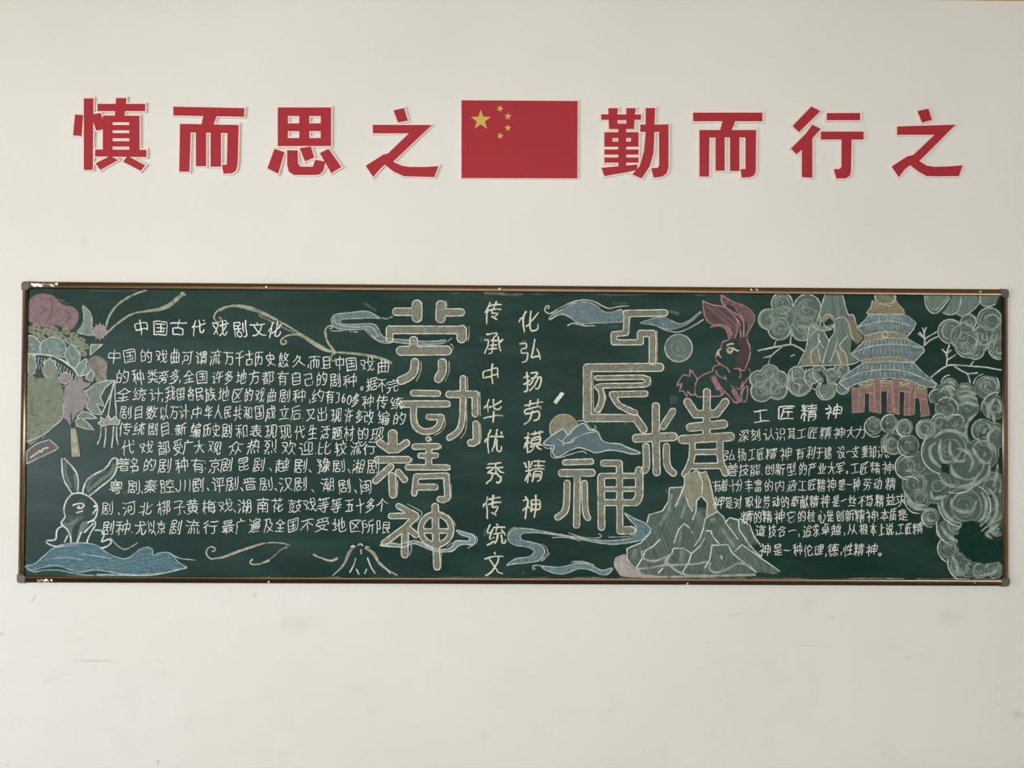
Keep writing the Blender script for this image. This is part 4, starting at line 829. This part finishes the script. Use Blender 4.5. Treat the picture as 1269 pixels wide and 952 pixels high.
p1 = [('中国的戏曲,可谓流万千古历史悠久,而且中国戏曲', '141.3 160.7 181.2 200 217.5 226.5 232.4 249.8 266.8 283.7 297 308.9 320.5 335.5 351.2 370.4 382 390.2 404.8 421.4 435.5 455.2 475', (441.5, 442, 444, 448, 453)),
      ('的种类旁多,全国许多地方都有自己的剧种。据不完', '152 171.3 189.6 202.8 216.7 223 234.3 251 269.5 283.7 299.4 315.2 332.3 350.4 367 382 398.5 415.8 434 447.8 460.8 473.5 487', (467, 467, 468, 470, 479)),
      ('全统计,我国各民族地区的戏曲剧种,约有360多种传统', '152.9 172.6 193 201 211.2 224.2 236.9 247.4 260.8 277.4 294.2 308.1 322.3 337 353.1 371.2 383.8 394 409 418 426 433 441 455.9 473.7 491.8', (489, 488.5, 490, 492, 500)),
      ('剧目数以万计,中华人民共和国成立后.又出现许多改编的', '156 171.8 188.3 203.3 215.9 228 237.5 244.3 258.4 270.3 282.1 294.7 308.1 321.5 335 352.3 366.5 375.2 384.6 398.8 416.9 431.9 445.3 456.8 475.2 494.6', (511, 511, 511.5, 513, 519)),
      ('传统剧目.新编历史剧和表现现代生活题材的现', '155.2 172.6 189.9 204.9 213.2 224.6 242.7 256.9 267.9 281.3 300.2 317.5 335.8 353.9 371.2 387.8 402.7 417.7 432.7 450 468.1', (532, 532, 534, 536, 538)),
      ('代戏都受广大观众热烈欢迎.比较流行', '158.4 182 203.3 220.6 232.4 246.6 266.3 292.3 314.4 335 358.6 379.9 391.7 402 421.7 441.4 457.9', (555, 555, 554, 556, 555)),
      ('著名的剧种有:京剧昆剧、越剧、豫剧、湘剧', '152.9 167 185.2 204 225.3 245.8 254.5 266.3 281.3 301.8 320.7 335 350 372.8 384.6 401.2 420 432.2 443.7 462.6', (576, 577, 576, 577, 578)),
      ('粤剧、秦腔、川剧、评剧、晋剧、汉剧、潮剧、闽', '143.6 165.7 176.4 187 207.5 219 228.7 245.3 258 270.5 287.8 300 309.9 329.2 342 354.4 372.5 388 406.4 426.9 440.7 453.2', (604, 602, 600, 600, 603)),
      ('剧、河北梆子、黄梅戏、湖南花鼓戏等等五十多个', '132.6 147.6 160.2 180.7 203.5 222.4 229 239 259.5 279.2 290.5 303.6 326 344 365.4 384.3 400.9 416.6 433.2 446.3 459.2 473.4', (630, 629, 627, 626, 627)),
      ('剧种.尤以京剧流行最广遍及全国.不受地区所限', '134.2 153 163 174.4 187.8 200 217.7 239 261 282.3 298 315.5 333 347.3 363 372.8 381.2 399.3 420.6 440.3 456 475', (653.5, 654, 652, 650, 653))]
block('heading_writing', 'white chalk heading of eight characters above the left paragraph', [('中国古代戏剧文化', '174.9 198.9 221.4 245 272.6 297.8 320.2 340.7', (406.5, 406.5, 407, 408.5))], 18.5, 21, wd=1.25)
block('paragraph_writing', 'ten lines of white chalk handwriting on the left half', p1, 16.5, 18.5)
block('heading_writing', 'white chalk heading of four characters over the right paragraph', [('工匠精神', '943.2 973.5 1002.5 1033.3', (515, 511, 511, 510.5))], 20, 20, wd=1.35)
p2 = [('深刻认识其工匠精神大力', '921.8 936.3 953.3 967.2 981 993.7 1007 1023.4 1040.4 1054.6 1066.7', (540, 538, 536.5, 536)),
      ('弘扬工匠精神有利于建设一支重知识、', '904.1 919.9 931.9 942.6 955.8 974.1 991.8 1005 1015.7 1026.2 1042.6 1052 1060.3 1072.3 1081.6 1093 1101', (564, 563, 561, 560, 560)),
      ('善技能.创新型的产业大军。工匠精神', '907.9 921.8 935.7 944.5 953.9 966.5 981 994.9 1006.7 1018.4 1030.5 1041 1049.6 1059.6 1070.9 1085 1100.7', (583, 582, 581, 580, 580)),
      ('有着十分丰富的内涵.工匠精神是一种劳动精', '888.4 897.8 907.9 916 928 939.4 952.7 966.5 981 989.5 994.5 1006 1017.7 1030.5 1043.3 1052.5 1061.7 1075.2 1088 1103.5', (602, 602, 601, 600))]
block('paragraph_writing', 'upper lines of small white chalk handwriting on the right half', p2, 13.5, 16, wd=.78)
p3 = [('神是对职业劳动的奉献精神是一丝不苟.精益求', '130 185 230 290 335 380 430 478 530 580 630 690 745 785 830 880 918 945 975 1030 1085', (623, 622, 621, 620)),
      ('精的精神.它的核心是创新精神.本质是', '280 335 385 450 490 510 565 615 670 715 765 815 870 935 965 1000 1045 1095', (641, 640, 639, 638.5)),
      ('道技合一,追求卓越,从根本上说,工匠精', '350 410 460 515 550 595 640 690 745 790 830 890 940 985 1025 1060 1085 1125 1175', (658.5, 657.5, 656, 655)),
      ('神是一种伦理,德,性精神。', '375 440 490 545 600 655 690 730 770 810 865 935 978', (682, 681.5, 681))]
block('paragraph_writing', 'lower lines of small white chalk handwriting beside the mountain', p3, 13.5, 16, wd=.85, x0=860, s=4.23)
def column(label, chars, xy, sw, sh):
    p = empty('column_writing', parent=board); p['label'] = label
    for ch, (x, y) in zip(chars, xy): line(p, None, [(ch, x, y)], sw, sh, col=(210, 212, 190), wd=1.9, name='written_character')
column('left vertical column of large cream chalk characters down the middle', '传承中华优秀传统文', [(611, 387), (611, 425.9), (610, 463.8), (611, 509.8), (612.8, 547.4), (613.8, 585.3), (609.7, 627.4), (614.8, 663.2), (612.8, 699)], 26, 29)
column('right vertical column of large cream chalk characters down the middle', '化弘扬劳模精神', [(655.9, 398), (657.9, 434.9), (659.9, 471.8), (660.9, 509.8), (661, 547.4), (662, 584.3), (659, 627.4)], 27, 29)
bpy.data.objects.remove(fo)

# ---- chalk dust along the edges
c = Chalk('chalk_dust', 'thin line of chalk dust along the bottom edge', y=SY - .002)
x = 40.0
while x < 1238:
    L = rng.uniform(8, 40); yb = 714.8 + (x - 30) / 1210 * 3.6
    c.st([(x, yb + rng.normal(0, .3)), (min(x + L, 1242), yb + rng.normal(0, .3))], rng.uniform(.6, 2.0), (196, 192, 172), rng.uniform(.35, .9)); c.k = 0; x += L * rng.uniform(.8, 1.2)
c.done()['kind'] = 'stuff'
c = Chalk('chalk_smudge', 'faint chalk smudges along the top edge')
for x, y, L, w_, a in ((600, 363, 26, 3.5, .22), (618, 364.5, 30, 3, .2), (660, 364, 20, 2, .12), (740, 365, 60, 2, .12), (860, 365, 14, 1.5, .15), (560, 363, 8, 2, .15), (400, 361, 18, 1.2, .15), (110, 360, 60, 1.2, .12), (1230, 366, 10, 2, .2)): c.st([(x, y), (x + L / 2, y + .8), (x + L, y)], w_, (180, 180, 160), a)
for x, y, r_ in ((648, 710, 3), (35, 700, 3), (31, 690, 3), (775, 525, 2.5), (155, 610, 5), (603, 660, 8), (598, 420, 6), (650, 425, 6), (835, 495, 9), (930, 580, 6), (1081, 558, 5), (826, 608, 4)): c.st([(x - r_ * .5, y), (x + r_ * .5, y + .5)], r_ * 1.2, GY, .13)
c.done()['kind'] = 'stuff'

# ------------------------------------------------------------------ wall characters and flag
def offset_poly(P, d):
    P = [Vector(p) for p in P]; n = len(P); A = sum(P[i].x * P[(i + 1) % n].y - P[(i + 1) % n].x * P[i].y for i in range(n)); sg = 1 if A > 0 else -1; out = []
    for i in range(n):
        a = (P[i] - P[i - 1]).normalized(); b2 = (P[(i + 1) % n] - P[i]).normalized()
        n1 = Vector((a.y, -a.x)) * sg; n2 = Vector((b2.y, -b2.x)) * sg; m = n1 + n2
        if m.length < .35: m = n1
        k = min(1 / max(m.normalized().dot(n1), .45), 1.8); out.append(tuple(P[i] + m.normalized() * d * k))
    return out
def slab(name, polys, ya, yb, m, parent):
    vs = []; fs = []
    for pi, P in enumerate(polys):
        yb_ = yb; yb = yb - pi * 4e-5
        W = unprojA(P, yb); k = len(W); o = len(vs)
        vs += [(x, ya, z) for x, z in W] + [(x, yb, z) for x, z in W]
        tri = tessellate_polygon([[Vector((x, z, 0)) for x, z in W]])
        fs += [tuple(o + k + i for i in t) for t in tri] + [(o + i, o + (i + 1) % k, o + k + (i + 1) % k, o + k + i) for i in range(k)]; yb = yb_
    return mesh_obj(name, vs, fs, m, parent)
def sign(label, v, polys):
    px = [v(*p) for p in polys]; allp = unprojA([q for p in px for q in p], WY); c0 = allp.mean(0)
    o = tag(empty('wall_character', (c0[0], WY, allp[:, 1].min())), label, 'sign', 'red characters mounted above the chalkboard')
    slab('backing', [offset_poly(p, 1.75) for p in px], WY, WY - .009, M_PINK, o)
    slab('face', px, WY - .0085, WY - .0105, M_RED, o)
def R_(x0, y0, x1, y1): return [(x0, y0), (x1, y0), (x1, y1), (x0, y1)]
v = V(70, 100, 4.881)
sign('red raised wall character at the far left end, with three narrow white slots', v, [[(165, 107), (222, 107), (218, 540), (165, 540)], [(112, 205), (160, 208), (150, 335), (100, 330)], [(222, 203), (265, 195), (283, 245), (283, 293), (240, 302), (219, 240)], [(360, 105), (422, 105), (410, 215), (352, 215)], R_(248, 140, 535, 184), R_(280, 211, 338, 425), R_(440, 212, 501, 425), R_(330, 211, 445, 251), R_(330, 268, 445, 300), R_(330, 317, 445, 348), R_(330, 366, 445, 398), [(234, 416), (543, 418), (543, 462), (232, 458)], [(325, 455), (372, 480), (265, 540), (235, 500)], [(430, 455), (536, 512), (508, 545), (402, 490)]])
sign('red raised wall character of a bar over four downward prongs, second from the left end', v, [[(706, 157), (1136, 166), (1134, 218), (707, 210)], [(890, 205), (968, 212), (945, 275), (875, 275)], [(747, 261), (1100, 268), (1100, 318), (747, 312)], [(747, 261), (812, 262), (803, 550), (742, 550)], R_(843, 300, 904, 517), R_(932, 300, 994, 520), [(1035, 300), (1101, 268), (1095, 500), (1085, 545), (1060, 560), (1010, 562), (1000, 508), (1030, 508)]])
v = V(320, 100, 4.881)
zhi = lambda: 0
sign('red raised wall character with a box of four small windows over spread feet', v, [R_(118, 162, 178, 395), R_(248, 162, 308, 395), R_(378, 162, 440, 395), R_(118, 162, 440, 213), R_(118, 258, 440, 305), R_(118, 347, 440, 395), [(98, 412), (158, 432), (120, 562), (55, 530)], [(175, 420), (238, 422), (240, 500), (255, 520), (330, 520), (345, 478), (405, 490), (395, 540), (375, 565), (350, 570), (215, 570), (185, 550), (175, 510)], [(250, 408), (318, 398), (338, 465), (283, 488)], [(372, 438), (425, 412), (502, 522), (442, 560)]])
sign('red raised zigzag wall character with a dot directly left of the flag plaque', v, [[(818, 180), (882, 165), (905, 242), (845, 252)], [(693, 267), (1050, 268), (815, 490), (870, 515), (920, 522), (1010, 522), (1090, 517), (1065, 583), (960, 580), (880, 578), (820, 550), (765, 508), (740, 530), (695, 582), (650, 515), (755, 448), (785, 440), (912, 318), (693, 318)]])
v = V(730, 110, 5.517)
sign('red raised dense wall character directly right of the flag plaque', v, [R_(83, 175, 355, 212), [(132, 133), (198, 133), (192, 185), (198, 275), (137, 275), (133, 200)], [(255, 133), (320, 133), (312, 180), (308, 275), (255, 275)], R_(185, 178, 262, 214), R_(185, 238, 262, 275), R_(200, 255, 254, 572), R_(105, 297, 338, 336), R_(105, 297, 160, 395), R_(286, 297, 338, 395), R_(105, 361, 338, 396), R_(105, 415, 338, 450), R_(105, 470, 338, 505), [(85, 540), (200, 530), (330, 518), (330, 555), (250, 572), (105, 597)],
     [(387, 132), (452, 132), (447, 250), (445, 350), (440, 440), (415, 530), (360, 613), (295, 585), (345, 530), (375, 430), (387, 300)], R_(350, 245, 543, 295), [(478, 245), (543, 243), (543, 540), (530, 580), (500, 600), (442, 608), (425, 543), (470, 540), (480, 520)]])
sign('red raised wall character of a bar over four downward prongs, second right of the flag', v, [R_(712, 163, 1185, 222), [(915, 215), (1000, 220), (972, 290), (895, 290)], R_(755, 282, 1142, 333), [(755, 282), (823, 282), (820, 600), (755, 600)], R_(865, 320, 927, 560), R_(964, 320, 1028, 562), [(1070, 320), (1142, 282), (1140, 560), (1130, 590), (1100, 605), (1045, 607), (1035, 550), (1070, 548)]])
v = V(960, 110, 4.881)
sign('red raised open wall character with a short free bar, second from the right end', v, [[(222, 107), (277, 135), (148, 262), (108, 225)], [(228, 217), (280, 243), (228, 300), (228, 538), (165, 535), (165, 370), (132, 395), (98, 362), (190, 270)], R_(316, 147, 517, 190), R_(280, 259, 538, 307), [(405, 295), (466, 295), (462, 500), (455, 528), (430, 542), (375, 543), (358, 487), (395, 485), (405, 470)]])
sign('red raised zigzag wall character with a dot at the far right end', v, [[(865, 135), (930, 120), (952, 188), (893, 205)], [(742, 228), (1095, 217), (875, 438), (920, 465), (960, 472), (1050, 470), (1138, 463), (1115, 528), (980, 530), (920, 528), (870, 500), (820, 462), (785, 490), (752, 535), (708, 470), (800, 410), (840, 400), (968, 278), (742, 278)]])
v = V(560, 100, 4.376)
fp = [(52, 106), (682, 110), (680, 530), (52, 528)]
q = unprojA(v(*fp), WY)
flag = tag(empty('flag_plaque', (q[:, 0].mean(), WY, q[:, 1].min())), 'red plaque with one large and four small yellow stars between the wall characters', 'flag')
slab('backing', [offset_poly(v(*fp), 1.0)], WY, WY - .009, M_PINK, flag); slab('field', [v(*fp)], WY - .009, WY - .0102, M_RED, flag)
def star(x, y, r_, rot, rx=1.0):
    P = [(x + (r_ if i % 2 == 0 else r_ * .4) * math.sin(rot + i * math.pi / 5), y - (r_ if i % 2 == 0 else r_ * .4) * math.cos(rot + i * math.pi / 5)) for i in range(10)]
    slab('star', [v(*P)], WY - .0102, WY - .011, M_YEL, flag)
star(157, 214, 57, 0); star(261, 151, 20, .4); star(304, 194, 21, .15); star(304, 256, 20, 0); star(262, 299, 20, .25)
